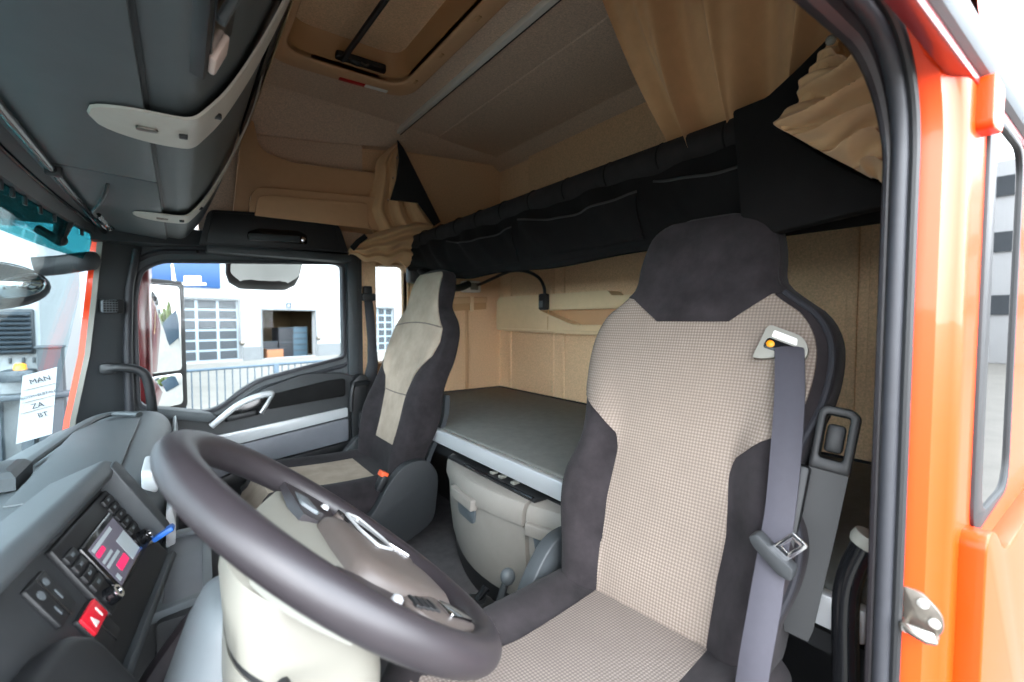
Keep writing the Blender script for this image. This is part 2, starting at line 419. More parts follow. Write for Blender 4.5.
# roof hatch
hatch = thing('roof_hatch', (0.58, 1.5, ZC - 0.03), 'closed beige roof hatch in the ceiling with a dark stay across it', 'roof hatch')
ho = round_poly([(0.285, 0.94), (0.885, 0.94), (0.885, 2.06), (0.285, 2.06)], 0.13, 8)
hi = round_poly([(hx0, hy0), (hx1, hy0), (hx1, hy1), (hx0, hy1)], 0.10, 8)
m = MB(); m.prism(ho, 'Z', ZC - 0.028, ZC + 0.01, 0.010, holes=[hi], seg=3); m.build('frame', M['beige'], hatch)
m = MB()
hin = round_poly([(hx0 + .02, hy0 + .02), (hx1 - .02, hy0 + .02), (hx1 - .02, hy1 - .03), (hx0 + .02, hy1 - .03)], 0.08, 8)
m.loft([[(p[0], p[1], ZC - 0.02) for p in hi], [(p[0], p[1], ZC + 0.03) for p in hi], [(p[0], p[1], ZC + 0.09) for p in hin]], caps=False)
m.build('well', M['tan'], hatch)
m = MB(); m.prism(hin, 'Z', ZC + 0.088, ZC + 0.11, 0.0); m.build('lid', M['carpet'], hatch)
m = MB(); m.tube([(0.555, 1.93, ZC - 0.005), (0.60, 1.02, ZC + 0.02)], 0.011, 10); m.build('stay', M['black'], hatch)
m = MB(); m.prism(round_poly([(0.53, 1.915), (0.73, 1.91), (0.735, 1.948), (0.53, 1.952)], 0.012), 'Z', ZC + 0.000, ZC + 0.022, 0.006)
m.ball((0.61, 1.925, ZC), (0.03, 0.016, 0.012)); lt = m.build('latch', M['black'], hatch)
m = MB(); m.tube(smooth_path([(0.625, 1.915, ZC), (0.64, 1.905, ZC - 0.01), (0.655, 1.915, ZC)], 5), 0.004, 8); m.build('latch_ring', M['metal'], lt)
for y in (1.62, 1.35, 1.86): m = MB(); m.prism(round_poly([(0.835, y), (0.85, y), (0.85, y + .03), (0.835, y + .03)], .004), 'Z', ZC - 0.031, ZC - 0.02, 0.002); m.build('clip', M['tan'], hatch)
m = MB(); m.prism([(0.57, 2.024), (0.675, 2.020), (0.675, 2.040), (0.57, 2.044)], 'Z', ZC - 0.033, ZC - 0.02, 0.001); m.build('red_marker', M['darkred'], hatch, label='red half of the marker')
m = MB(); m.prism([(0.678, 2.020), (0.775, 2.016), (0.775, 2.036), (0.678, 2.040)], 'Z', ZC - 0.033, ZC - 0.02, 0.001); m.build('white_marker', M['white'], hatch, label='white half of the marker')
# curtain rail
rail = thing('curtain_rail', (1.0, 1.4, 1.95), 'long pale metal curtain rail across the ceiling behind the seats', 'curtain rail')
m = MB(); m.box((0.984, 0.25, 1.947), (1.016, 2.50, ZC), 0.006); m.build('rail', M['rail'], rail)
m = MB(); m.box((1.007, 0.25, 1.945), (1.012, 2.50, 1.949), 0.001); m.build('slot', M['black'], rail)

# ------------------------------------------------------------------ overhead lockers over the windscreen
prof = [(-0.30, 1.30), (-0.245, 1.285), (-0.03, 1.272), (0.008, 1.270), (0.030, 1.280), (0.055, 1.315), (0.085, 1.36), (0.118, 1.43), (0.16, 1.53), (0.205, 1.66), (0.235, 1.77), (0.245, 1.86), (0.25, ZC), (-0.30, ZC)]
lock = thing('overhead_locker', (0.0, 1.4, 1.27), 'long grey overhead locker above the windscreen', 'overhead locker')
m = MB(); m.prism(round_poly(prof, [0.01, 0, 0.0, .01, .02, .03, .05, .06, .08, .08, .05, .03, 0, 0]), 'Y', 0.28, 2.44, 0.0); m.build('body', M['locker'], lock)
for i, (a, b) in enumerate(((0.30, 1.415), (1.425, 2.41))):
    m = MB(); m.prism([(-0.238, 1.290), (-0.238, 1.274), (-0.036, 1.261), (-0.036, 1.280)], 'Y', a, b, 0.003)
    m.build('flap_panel', M['locker'], lock)
m = MB(); m.prism([(-0.036, 1.275), (-0.036, 1.2675), (-0.030, 1.2675), (-0.030, 1.275)], 'Y', 0.3, 2.43, 0.0)
m.prism([(-0.24, 1.285), (-0.24, 1.274), (-0.03, 1.268), (-0.03, 1.275)], 'Y', 1.4155, 1.4245, 0.0)
m.build('seam', M['black'], lock)
# recess with latch in the rear face, near the driver
def face_pt(t):  # point on the sloping rear face, t = 0 at its foot
    a, b = Vector((0.030, 0, 1.280)), Vector((0.205, 0, 1.66)); return a + (b - a) * t
m = MB()
fd = Vector((0.42, 0, 0.907)); fo = Vector((0.907, 0, -0.42))
def face_quad(t0, t1, y0, y1, o0, o1, mb, bev=0.002):
    t0p, t1p = face_pt(t0), face_pt(t1)
    mb.prism([((t0p + fo * o0).x, (t0p + fo * o0).z), ((t1p + fo * o0).x, (t1p + fo * o0).z), ((t1p + fo * o1).x, (t1p + fo * o1).z), ((t0p + fo * o1).x, (t0p + fo * o1).z)], 'Y', y0, y1, bev)
face_quad(-0.02, 0.55, 0.45, 0.80, -0.01, 0.010, m, 0.003); rc = m.build('tray_frame', M['black'], lock)
m = MB(); face_quad(0.01, 0.50, 0.47, 0.785, 0.008, 0.0125, m, 0.001); m.build('tray_well', M['gloss_black'], rc)
m = MB(); face_quad(0.0, 0.10, 0.735, 0.785, 0.010, 0.020, m, 0.004); m.build('latch_tab', M['pink'], rc)
m = MB(); face_quad(0.03, 0.50, 0.655, 0.67, 0.010, 0.02, m, 0.002); m.build('divider', M['locker'], rc)
# dark band along the locker's upper edge and beige edge strip
m = MB(); m.prism([(0.235, 1.74), (0.262, 1.79), (0.27, 1.88), (0.272, ZC), (0.24, ZC)], 'Y', 0.28, 2.40, 0.002); m.build('edge_band', M['black'], lock)
m = MB(); m.prism([(0.272, 1.80), (0.288, 1.84), (0.292, ZC), (0.272, ZC)], 'Y', 0.28, 2.42, 0.003); m.build('edge_strip', M['cream'], lock)
# two light straps that wrap under the lockers
def strap(yc, wd, label):
    t = thing('locker_strap', (0.0, yc, 1.26), label, 'bracket', 'pale straps under the overhead locker')
    base = [(-0.112, 1.2635), (-0.06, 1.260), (0.0, 1.259), (0.026, 1.264), (0.046, 1.285), (0.075, 1.325), (0.108, 1.385), (0.142, 1.455), (0.178, 1.54), (0.218, 1.645), (0.246, 1.75), (0.262, 1.86)]
    pts = smooth_path([(x, 0, z) for x, z in base], 5)
    rows = []
    for i, p in enumerate(pts):
        s = i / (len(pts) - 1)
        w = wd * math.sqrt(max(0.0, 1 - (1 - min(1, s / 0.16)) ** 2)) if s < 0.3 else wd * (1 - 0.35 * (s - 0.3) / 0.7)
        w = max(w, 0.004)
        rows.append([(p.x, yc + w * k, p.z) for k in (-1, -0.5, 0, 0.5, 1)])
    m = MB(); m.shell(rows, (0.0025, 0, -0.004)); m.build('strap_band', M['strap'], t)
    m = MB()
    m.prism(round_poly([(-0.052, yc - 0.008), (-0.022, yc - 0.008), (-0.022, yc + 0.008), (-0.052, yc + 0.008)], 0.008), 'Z', 1.2515, 1.258, 0.001)
    m.build('slot', M['metal'], t)
    for x, z in ((0.012, 1.2545), (0.064, 1.302)): m = MB(); m.box((x - 0.005, yc - 0.006, z - 0.005), (x + 0.008, yc + 0.006, z + 0.004), 0.002); m.build('screw', M['black'], t)
strap(1.01, 0.078, 'wide pale grey strap wrapping under the locker, nearer the driver with a slot')
strap(1.865, 0.066, 'pale grey strap wrapping under the locker, the one closer to the passenger door')
# sun blind tube under the lockers with clamp and pull cord
sb = thing('sun_blind', (-0.215, 1.5, 1.27), 'rolled sun blind tube running along the top of the windscreen', 'sun blind')
m = MB(); m.tube([(-0.222, 0.45, 1.268), (-0.222, 2.42, 1.262)], 0.0085, 14); m.build('blind_tube', M['gloss_black'], sb)
m = MB(); m.box((-0.236, 1.44, 1.252), (-0.206, 1.462, 1.285), 0.005); m.build('clamp', M['black'], sb)
m = MB(); m.tube(smooth_path([(-0.135, 1.52, 1.268), (-0.150, 1.58, 1.245), (-0.17, 1.66, 1.235), (-0.19, 1.75, 1.235), (-0.198, 1.90, 1.245)], 6), 0.004, 8)
pc = m.build('pull_cord', M['black'], sb)
m = MB(); m.tube(smooth_path([(-0.19, 1.86, 1.245), (-0.18, 1.93, 1.232), (-0.175, 2.02, 1.232), (-0.188, 2.06, 1.236), (-0.2, 2.0, 1.238), (-0.2, 1.90, 1.243)], 5), 0.007, 8); m.build('pull_grip', M['gloss_black'], pc)
# windscreen header
m = MB()
hdr = []
for k in range(17):
    y = 0.30 + 2.16 * k / 16; b = 0.10 * (1 - ((y - 1.36) / 1.1) ** 2)
    b *= 0.9
    hdr.append([(-0.228, y, 1.295), (-0.232 - b * .7, y, 1.276), (-0.226 - b, y, 1.252), (-0.245 - b, y, 1.250), (-0.27 - b, y, 1.33), (-0.228, y, 1.33)])
m.loft(hdr); tr = struct(m.build('trim_2', M['pillar']), 'dark header strip along the top of the windscreen', 'trim')
m = MB(); m.tube([(h[1][0] + 0.012, h[1][1], h[1][2] + 0.002) for h in hdr], 0.006, 8); m.build('header_bead', M['gloss_black'], tr)
m = MB()
for y in (1.55, 1.63, 1.72, 1.84, 1.96, 2.10, 2.22):
    b = 0.10 * (1 - ((y - 1.36) / 1.1) ** 2); m.box((-0.242 - b * .9, y - 0.009, 1.228), (-0.234 - b * .9, y + 0.009, 1.256), 0.002)
m.build('header_clip', M['black'], tr)

# ------------------------------------------------------------------ header shelf over the passenger door
hs = thing('header_compartment', (0.40, 2.42, 1.27), 'black compartment with a flush handle above the passenger window', 'compartment')
m = MB(); m.prism(round_poly([(0.075, 1.255), (0.11, 1.405), (0.60, 1.437), (0.66, 1.40), (0.70, 1.27)], [.01, .03, .05, .05, .01]), 'Y', 2.385, 2.53, 0.012, seg=3)
m.build('body', M['black'], hs)
m = MB(); m.prism([(0.10, 1.262), (0.128, 1.395), (0.585, 1.425), (0.64, 1.385), (0.665, 1.275)], 'Y', 2.381, 2.39, 0.004); lid = m.build('lid', M['black'], hs)
m = MB(); m.prism(round_poly([(0.255, 1.285), (0.255, 1.325), (0.30, 1.345), (0.47, 1.352), (0.505, 1.332), (0.505, 1.292)], 0.012), 'Y', 2.376, 2.384, 0.002); m.build('handle_recess', M['gloss_black'], lid)
m = MB(); m.prism(round_poly([(0.258, 1.288), (0.258, 1.318), (0.47, 1.327), (0.47, 1.297)], 0.008), 'Y', 2.366, 2.379, 0.004); m.build('handle', M['pillar'], lid)
m = MB(); m.lathe([(0.010, 0), (0.010, 0.006), (0.004, 0.008)], (0.487, 2.378, 1.313), (0, -1, 0), 16); m.build('lock', M['chrome'], lid)
m = MB(); m.box((0.10, 2.39, 1.225), (0.72, 2.53, 1.262), 0.008); m.build('lower_edge', M['pillar'], hs)
# ------------------------------------------------------------------ passenger door, pillar, windscreen
m = MB(); m.loft([[(-0.26, 2.30, 1.228), (-0.26, 2.60, 1.228), (0.10, 2.60, 1.255), (0.10, 2.44, 1.255)], [(-0.26, 2.30, 1.32), (-0.26, 2.60, 1.32), (0.10, 2.60, 1.32), (0.10, 2.44, 1.32)]])
struct(m.build('trim_11', M['pillar'], ang=0.3), 'dark roof corner trim over the windscreen pillar', 'trim')
win = round_poly([(-0.150, 0.565), (0.085, 0.512), (0.15, 0.535), (0.225, 0.60), (0.30, 0.645), (0.47, 0.685), (0.700, 0.735), (0.700, 1.215), (0.66, 1.224), (-0.06, 1.180), (-0.128, 1.135), (-0.150, 1.0)],
                 [.03, .05, .04, .04, .05, .05, .03, .035, .03, .06, .06, .05])
m = MB(); m.prism([(-0.225, 0.0), (0.80, 0.0), (0.80, 1.30), (-0.11, 1.30), (-0.225, 1.0)], 'Y', 2.49, 2.56, 0.004, holes=[win])
door = struct(m.build('door_1', M['pillar']), 'closed dark grey passenger door with a large side window', 'door')
# rubber around the window
def off2(pts, d):
    out = []; N = len(pts)
    for i in range(N):
        a, b, c = Vector(pts[i - 1]), Vector(pts[i]), Vector(pts[(i + 1) % N])
        t = (c - a).normalized(); n = Vector((t.y, -t.x)); out.append(tuple(b + n * d))
    return out
m = MB(); m.prism(off2(win, 0.010), 'Y', 2.480, 2.50, 0.003, holes=[off2(win, -0.006)]); m.build('window_seal', M['rubber'], door)
m = MB(); m.tube([(p[0], 2.492, p[1]) for p in off2(win, 0.045)], 0.012, 8, closed=True); m.build('door_seal', M['rubber'], door)
for x, z in ((0.07, 1.232), (0.40, 1.252), (0.62, 1.264), (-0.178, 0.83), (-0.178, 1.02), (0.735, 0.80), (0.735, 1.05)):
    m = MB(); m.lathe([(0.006, 0), (0.006, 0.004)], (x, 2.478, z), (0, -1, 0), 10); m.build('screw', M['gloss_black'], door)
m = MB(); m.prism(win, 'Y', 2.515, 2.520, 0.0); m.build('window_glass', M['glass'], door)
# inner panel
m = MB(); m.prism(round_poly([(-0.20, 0.02), (0.74, 0.02), (0.74, 0.63), (0.68, 0.655), (0.50, 0.665), (0.30, 0.60), (0.22, 0.545), (0.12, 0.485), (-0.20, 0.53)], [0, 0, .02, .03, .05, .05, .05, .05, 0]), 'Y', 2.455, 2.50, 0.008)
pn = m.build('inner_panel', M['dash_dark'], door)
m = MB(); m.prism(round_poly([(0.10, 0.405), (0.70, 0.472), (0.70, 0.425), (0.10, 0.345)], 0.008), 'Y', 2.440, 2.462, 0.006); m.build('silver_strip', M['silver'], door)
m = MB(); m.prism(round_poly([(0.06, 0.335), (0.70, 0.415), (0.70, 0.30), (0.22, 0.245), (0.06, 0.20)], 0.012), 'Y', 2.435, 2.462, 0.006); m.build('grey_pocket', M['grey_panel'], door)
m = MB(); m.prism([(0.06, 0.20), (0.22, 0.24), (0.70, 0.295), (0.70, 0.255), (0.06, 0.15)], 'Y', 2.425, 2.462, 0.005); m.build('pocket_edge', M['black'], door)
m = MB(); m.prism(round_poly([(0.325, 0.505), (0.69, 0.535), (0.69, 0.625), (0.60, 0.62), (0.355, 0.575)], 0.015), 'Y', 2.44, 2.462, 0.008); m.build('velour_pad', M['black_cloth'], door)
# pull handle with dark cup
m = MB(); m.prism(round_poly([(0.145, 0.465), (0.30, 0.485), (0.335, 0.565), (0.27, 0.56), (0.20, 0.53)], 0.02), 'Y', 2.445, 2.462, 0.004); cup = m.build('handle_cup', M['gloss_black'], door)
m = MB(); m.tube(smooth_path([(0.10, 2.437, 0.455), (0.15, 2.432, 0.498), (0.21, 2.428, 0.545), (0.28, 2.43, 0.572), (0.345, 2.437, 0.580), (0.335, 2.445, 0.545), (0.30, 2.447, 0.49)], 6),
       [0.010] * 37, 10, flat=(1.4, 0.8)); m.build('pull_handle', M['silver'], cup)
m = MB(); m.box((0.16, 2.437, 0.475), (0.28, 2.449, 0.500), 0.005, rot=Matrix.Rotation(-0.13, 4, 'Y')); m.build('latch_lever', M['black'], cup)
m = MB(); m.prism(round_poly([(-0.13, 0.53), (0.09, 0.478), (0.12, 0.50), (0.10, 0.515), (-0.11, 0.565)], 0.008), 'Y', 2.42, 2.50, 0.008); m.build('sill_ledge', M['dash'], door)
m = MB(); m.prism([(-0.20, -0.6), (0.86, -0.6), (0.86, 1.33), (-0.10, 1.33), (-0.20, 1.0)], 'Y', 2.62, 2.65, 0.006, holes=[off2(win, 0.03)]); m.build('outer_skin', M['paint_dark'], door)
# B-pillar trim strip between the door and the rear window
m = MB(); m.prism(round_poly([(0.715, 0.20), (0.80, 0.20), (0.80, 0.635), (0.76, 0.645), (0.715, 0.60)], .012), 'Y', 2.42, 2.50, 0.008)
struct(m.build('trim_3', M['black']), 'black pillar foot between the passenger door and seat belt', 'trim')
m = MB(); m.prism([(0.715, 0.64), (0.77, 0.64), (0.775, 1.27), (0.715, 1.27)], 'Y', 2.462, 2.51, 0.010)
struct(m.build('trim_4', M['pillar']), 'dark upright trim along the rear edge of the passenger window', 'trim')
m = MB(); m.box((0.77, 2.525, 0.0), (0.89, 2.59, 1.30), 0.006)
struct(m.build('trim_5', M['carpet']), 'beige pillar panel beside the passenger seat belt', 'trim')

# A-pillar (passenger)
W = [(-0.243, 2.37, 1.235), (-0.262, 2.36, 1.05), (-0.29, 2.35, 0.80), (-0.335, 2.34, 0.56), (-0.35, 2.33, 0.44)]
m = MB(); rings = []
for (x, y, z), xr in zip(W, (-0.125, -0.160, -0.175, -0.175, -0.175)):
    rings.append([(x, y, z), (x - 0.02, y + 0.07, z), (xr - 0.02, 2.53, z), (xr + .005, 2.475, z), (xr - 0.012, 2.45, z), ((x + xr) / 2 + 0.02, (y + 2.45) / 2 + 0.012, z)])
m.loft(rings); struct(m.build('trim_6', M['pillar'], ang=0.9), 'dark windscreen pillar trim on the passenger side', 'trim')
m = MB(); m.tube([(-0.142, 2.452, 1.22), (-0.168, 2.452, 1.06), (-0.180, 2.452, 0.80), (-0.180, 2.452, 0.50)], 0.017, 12)
struct(m.build('trim_7', M['rubber']), 'black rubber bead between windscreen pillar and passenger door', 'trim')
m = MB()
m.loft([[(x - 0.006 - a, y + 0.0 + b, z) for a, b in ((0, 0), (0.003, 0.02), (0.019, 0.024), (0.019, 0.008))] for x, y, z in W])
struct(m.build('trim_8', M['paint']), 'orange-red outer pillar edge seen through the windscreen', 'trim')
m = MB()
m.loft([[(x + a, y + b, z) for a, b in ((0.010, -0.004), (0.010, 0.01), (-0.006, 0.01), (-0.006, -0.004))] for x, y, z in W])
struct(m.build('trim_9', M['guide']), 'pale seal along the passenger edge of the windscreen', 'trim')
# tweeter on the pillar
tw = thing('pillar_speaker', (-0.222, 2.40, 0.95), 'small round-cornered speaker on the windscreen pillar', 'speaker')
R0 = frame((-0.222, 2.385, 0.985), (0.80, 0.55, 0.02), (0.05, -0.02, 1))
m = MB(); m.prism(round_poly([(-0.036, -0.030), (0.04, -0.028), (0.04, 0.028), (-0.036, 0.028)], 0.014), 'Z', -0.012, 0.022, 0.005).xform(R0); m.build('housing', M['black'], tw)
m = MB(); m.prism(round_poly([(-0.040, -0.026), (0.014, -0.025), (0.014, 0.026), (-0.040, 0.024)], 0.010), 'Z', 0.016, 0.028, 0.003).xform(R0); gr = m.build('speaker_grille', M['column_grey'], tw)
m = MB()
for i in range(5):
    for j in range(5): m.box((-0.036 + i * .010, -0.021 + j * .0092, 0.0275), (-0.0285 + i * .010, -0.0145 + j * .0092, 0.029), 0.0005)
m.xform(R0); m.build('grille_hole', M['black'], gr, kind='stuff')
# pillar grab handle
gh = thing('grab_handle', (-0.15, 2.36, 0.6), 'black bent grab handle at the foot of the windscreen pillar', 'grab handle', None)
m = MB(); m.tube(smooth_path([(-0.235, 2.335, 0.742), (-0.19, 2.33, 0.745), (-0.14, 2.335, 0.732), (-0.115, 2.34, 0.70), (-0.104, 2.35, 0.62), (-0.100, 2.37, 0.53)], 8), 0.015, 12, flat=(1.15, .9)); m.build('grip', M['black'], gh)
m = MB(); m.box((-0.255, 2.322, 0.720), (-0.205, 2.38, 0.765), 0.014); m.build('end_cap', M['black'], gh)

# windscreen
def ws(y, s):
    b = 1 - ((y - 1.36) / 1.1) ** 2
    xt, xb = -0.242 - 0.09 * b, -0.375 - 0.26 * b
    return (xt + (xb - xt) * s, y, 1.262 - 0.832 * s)
m = MB(); m.shell([[ws(0.36 + 2.0 * k / 24, s / 8) for k in range(25)] for s in range(9)], (-0.006, 0, -0.001))
w1 = struct(m.build('window_1', M['wind']), 'faintly tinted windscreen', 'window')

m = MB(); m.shell([[Vector(ws(0.40 + 1.94 * k / 24, 0.13 * s / 3)) + Vector((0.006, 0, 0)) for k in range(25)] for s in range(4)], (0.0008, 0, 0))
m.build('tint_band', M['tint'], w1, label='teal tinted band along the top')

# ------------------------------------------------------------------ dashboard
dash = thing('dashboard', (-0.3, 1.5, 0.0), 'grey soft-topped dashboard running under the windscreen', 'dashboard')
m = MB(); rows = []
tab = [(0.45, -0.19), (1.07, -0.19), (1.11, -0.12), (1.16, 0.0), (1.3, 0.0), (2.0, 0.004), (2.15, 0.0), (2.28, -0.015), (2.40, -0.06), (2.44, -0.13)]
ys = [0.45, 0.8, 1.05, 1.09, 1.13, 1.17, 1.3, 1.6, 1.9, 2.05, 2.15, 2.22, 2.28, 2.34, 2.38, 2.41, 2.435]
for y in ys:
    dx = lerp_table(tab, y)[0]; bz = dx * 0.55 if y > 2 else 0; bf = 1 - ((y - 1.36) / 1.1) ** 2
    if y < 1.2: dx = max(dx, -0.19)
    P0 = [(-0.36 - 0.24 * bf, 0.455 + bz), (-0.36 - .12 * bf, 0.520 + bz), (-0.28, 0.565 + bz), (-0.20, 0.585 + bz), (-0.11, 0.590 + bz), (-0.065, 0.580 + bz), (-0.042, 0.558 + bz), (-0.034, 0.525 + bz), (-0.036, 0.44 + bz), (-0.06, 0.42 + bz), (-0.30, 0.40 + bz)]
    rows.append([(x + dx * (1 if y > 2 else max(0, min(1, (x + 0.36) / 0.2))), y, z) for x, z in P0])
m.loft(rows); m.build('top_pad', M['dash'], dash, sub=1)
# shallow tray wall in the top pad
m = MB()
tr_ = smooth_path([(-0.34, 1.55, 0.56), (-0.30, 1.75, 0.58), (-0.26, 1.98, 0.596), (-0.21, 2.12, 0.600), (-0.125, 2.07, 0.598)], 6)
m.tube(tr_, 0.010, 8, flat=(0.9, 1.5)); m.build('tray_rim', M['dash'], dash)
m = MB(); m.box((-0.27, 1.20, 0.588), (-0.12, 2.02, 0.594), 0.003); m.build('tray_mat', M['dash'], dash)
# lower dash
m = MB(); m.prism([(-0.040, 0.45), (-0.05, 0.30), (-0.10, 0.12), (-0.45, 0.05), (-0.45, 0.45)], 'Y', 0.95, 2.43, 0.010); m.build('lower_panel', M['dash_dark'], dash)
m = MB(); m.prism(round_poly([(-0.034, 0.535), (-0.024, 0.545), (-0.018, 0.50), (-0.020, 0.465), (-0.036, 0.46)], .004), 'Y', 1.17, 2.30, 0.003); m.build('silver_trim', M['silver'], dash)
m = MB(); m.box((-0.040, 1.30, 0.24), (-0.022, 2.25, 0.445), 0.008); gb = m.build('glovebox_lid', M['dash'], dash)
m = MB(); m.box((-0.024, 1.60, 0.40), (-0.012, 1.95, 0.43), 0.006); m.build('glovebox_handle', M['silver'], gb)
# air vent on the silver trim
m = MB(); m.prism(round_poly([(1.22, 0.562), (1.36, 0.562), (1.36, 0.615), (1.22, 0.615)], 0.015), 'X', -0.075, -0.048, 0.005, holes=[round_poly([(1.237, 0.574), (1.343, 0.574), (1.343, 0.603), (1.237, 0.603)], 0.008)])
vt = m.build('air_vent', M['silver'], dash)
m = MB()
for k in range(4): m.box((-0.070, 1.237, 0.576 + k * .008), (-0.055, 1.343, 0.579 + k * .008), 0.0)
m.build('vent_slats', M['black'], vt)
# wide centre console facing the driver
wv = Vector((0.1277, 0.9918, 0)); hb = Vector((-0.9918, 0.1277, 0)); be = math.radians(60)
hv = hb * math.cos(be) + Vector((0, 0, 1)) * math.sin(be); nv = wv.cross(hv)
if nv.x < 0: nv = -nv
O = Vector((-0.098, 0.818, 0.55))
CF = Matrix(((wv.x, hv.x, nv.x, O.x), (wv.y, hv.y, nv.y, O.y), (wv.z, hv.z, nv.z, O.z), (0, 0, 0, 1)))
# console body: (h, o) profile extruded along a
def cprof(pts, a0, a1, bev=0.004, seg=2):
    mb = MB(); mb.prism(pts, 'X', a0, a1, bev, seg=seg, fn=lambda u, v, w: (w, u, v)); return mb.xform(CF)
def cplate(pts, o0, o1, bev=0.002, holes=(), seg=2):
    mb = MB(); mb.prism(pts, 'Z', o0, o1, bev, holes=holes, seg=seg); return mb.xform(CF)
cprof([(-0.072, -0.06), (-0.072, -0.0), (0.125, 0.0), (0.125, -0.10), (-0.05, -0.16)], -0.42, 0.262, 0.003).build('console_body', M['black'], dash)
cplate(round_poly([(-0.42, -0.022), (0.222, -0.022), (0.222, 0.112), (-0.42, 0.112)], 0.006), -0.002, 0.002, 0.001).build('console_face', M['dash_dark'], dash)
# hood round the console
cprof(round_poly([(0.106, -0.02), (0.108, 0.022), (0.118, 0.034), (0.140, 0.026), (0.150, -0.06)], [0, .006, .010, .02, 0]), -0.42, 0.255, 0.006, 3).build('console_hood', M['dash'], dash)
hs_ = cplate(round_poly([(0.222, -0.025), (0.255, -0.025), (0.268, 0.06), (0.262, 0.132), (0.222, 0.126)], [.004, .01, .02, .02, .004]), -0.03, 0.034, 0.008, seg=3); hs_.build('hood_side', M['pillar'], dash)
cprof([(-0.082, -0.05), (-0.082, 0.010), (-0.070, 0.010), (-0.068, -0.05)], -0.42, 0.262, 0.004).build('console_lip', M['pillar'], dash)
# rocker switches left of the radio
def rocker(a, h, top, marks):
    r = cplate(round_poly([(a - 0.026, h - 0.030), (a + 0.026, h - 0.030), (a + 0.026, h + 0.030), (a - 0.026, h + 0.030)], 0.004), 0.0, 0.008, 0.003).build('rocker_switch', M['black'], dash)
    if top: cplate(round_poly([(a - 0.025, h + 0.000), (a + 0.025, h + 0.000), (a + 0.025, h + 0.028), (a - 0.025, h + 0.028)], 0.003), 0.006, 0.011, 0.002).build('switch_key', top, r, label='red key')
    mb = MB()
    for pts in marks: mb.prism([(a + x, h + y) for x, y in pts], 'Z', 0.0078 if not top else 0.0108, 0.0088 if not top else 0.0118, 0.0)
    mb.xform(CF); mb.build('switch_mark', M['white'] if top else M['column_grey'], r)
    cplate([(a - 0.001, h - 0.029), (a + 0.001, h - 0.029), (a + 0.001, h + 0.029), (a - 0.001, h + 0.029)], 0.0075, 0.0086, 0.0).build('switch_gap', M['gloss_black'], r)
def ring(c, r, n=12): return [(c[0] + r * math.cos(2 * PI * k / n), c[1] + r * math.sin(2 * PI * k / n)) for k in range(n)]
rocker(-0.078, 0.058, None, [[(0.010, -0.010), (0.013, -0.010), (0.013, 0.004), (0.010, 0.004)], [(-0.012, -0.020), (-0.009, -0.020), (-0.009, -0.008), (-0.012, -0.008)], ring((-0.013, 0.012), 0.006), ring((0.010, 0.018), 0.005)])
rocker(-0.052, -0.012, M['red'], [[(-0.016, 0.006), (-0.004, 0.006), (-0.010, 0.019)], [(0.009, 0.006), (0.0115, 0.006), (0.0115, 0.020), (0.009, 0.020)]])
# second hood panel toward the instruments
cplate(round_poly([(-0.42, -0.12), (-0.125, -0.12), (-0.120, 0.005), (-0.15, 0.035), (-0.42, 0.060)], [0, .02, .03, .05, 0], 6), -0.01, 0.035, 0.014, seg=3).build('instrument_cowl', M['black'], dash)
# lower centre stack beside the steering column
m = MB(); m.prism(round_poly([(-0.045, 0.44), (0.03, 0.44), (0.07, 0.36), (0.06, 0.30), (-0.045, 0.20)], .01), 'Y', 0.92, 1.29, 0.008); ls = m.build('storage_bin', M['dash_dark'], dash)
m = MB(); m.prism(round_poly([(-0.055, 0.93), (0.035, 0.95), (0.045, 1.28), (-0.045, 1.28)], 0.01), 'Z', 0.435, 0.452, 0.005, holes=[round_poly([(-0.038, 0.95), (0.020, 0.965), (0.028, 1.255), (-0.030, 1.255)], 0.01)]); m.build('bin_rim', M['column_grey'], ls)
m = MB(); m.prism(round_poly([(-0.038, 0.95), (0.020, 0.965), (0.028, 1.255), (-0.030, 1.255)], 0.01), 'Z', 0.437, 0.443, 0.0); m.build('bin_mat', M['grey_panel'], ls)
m = MB(); m.tube(smooth_path([(0.045, 0.93, 0.43), (0.030, 0.88, 0.44), (0.00, 0.83, 0.43), (-0.04, 0.78, 0.40), (-0.08, 0.70, 0.36), (-0.12, 0.60, 0.33)], 6), 0.032, 14, flat=(1.5, 1.0)); m.build('knee_panel', M['wheel'], dash)
# radio
rad = thing('car_radio', tuple(O + wv * .09), 'black double-height radio with lit colour screen in the centre console', 'radio')
cplate(round_poly([(-0.024, -0.020), (0.212, -0.020), (0.216, 0.098), (-0.020, 0.098)], 0.005), 0.0, 0.010, 0.003).build('faceplate', M['black'], rad)
cplate(round_poly([(0.020, -0.012), (0.158, -0.012), (0.158, 0.072), (0.020, 0.072)], 0.004), 0.008, 0.015, 0.003).build('screen_bezel', M['gloss_black'], rad)
sc_ = cplate([(0.029, -0.007), (0.149, -0.007), (0.149, 0.062), (0.029, 0.062)], 0.0145, 0.0155, 0.0).build('screen', M['screen'], rad)
for q in ([(0.056, 0.003), (0.098, 0.003), (0.098, 0.016), (0.056, 0.016)], [(0.034, 0.042), (0.066, 0.042), (0.066, 0.050), (0.034, 0.050)]): mb = MB(); mb.prism(round_poly(q, .003), 'Z', 0.0154, 0.0160, 0); mb.xform(CF).build('screen_bar', M['screen_pink'], sc_)
mb = MB()
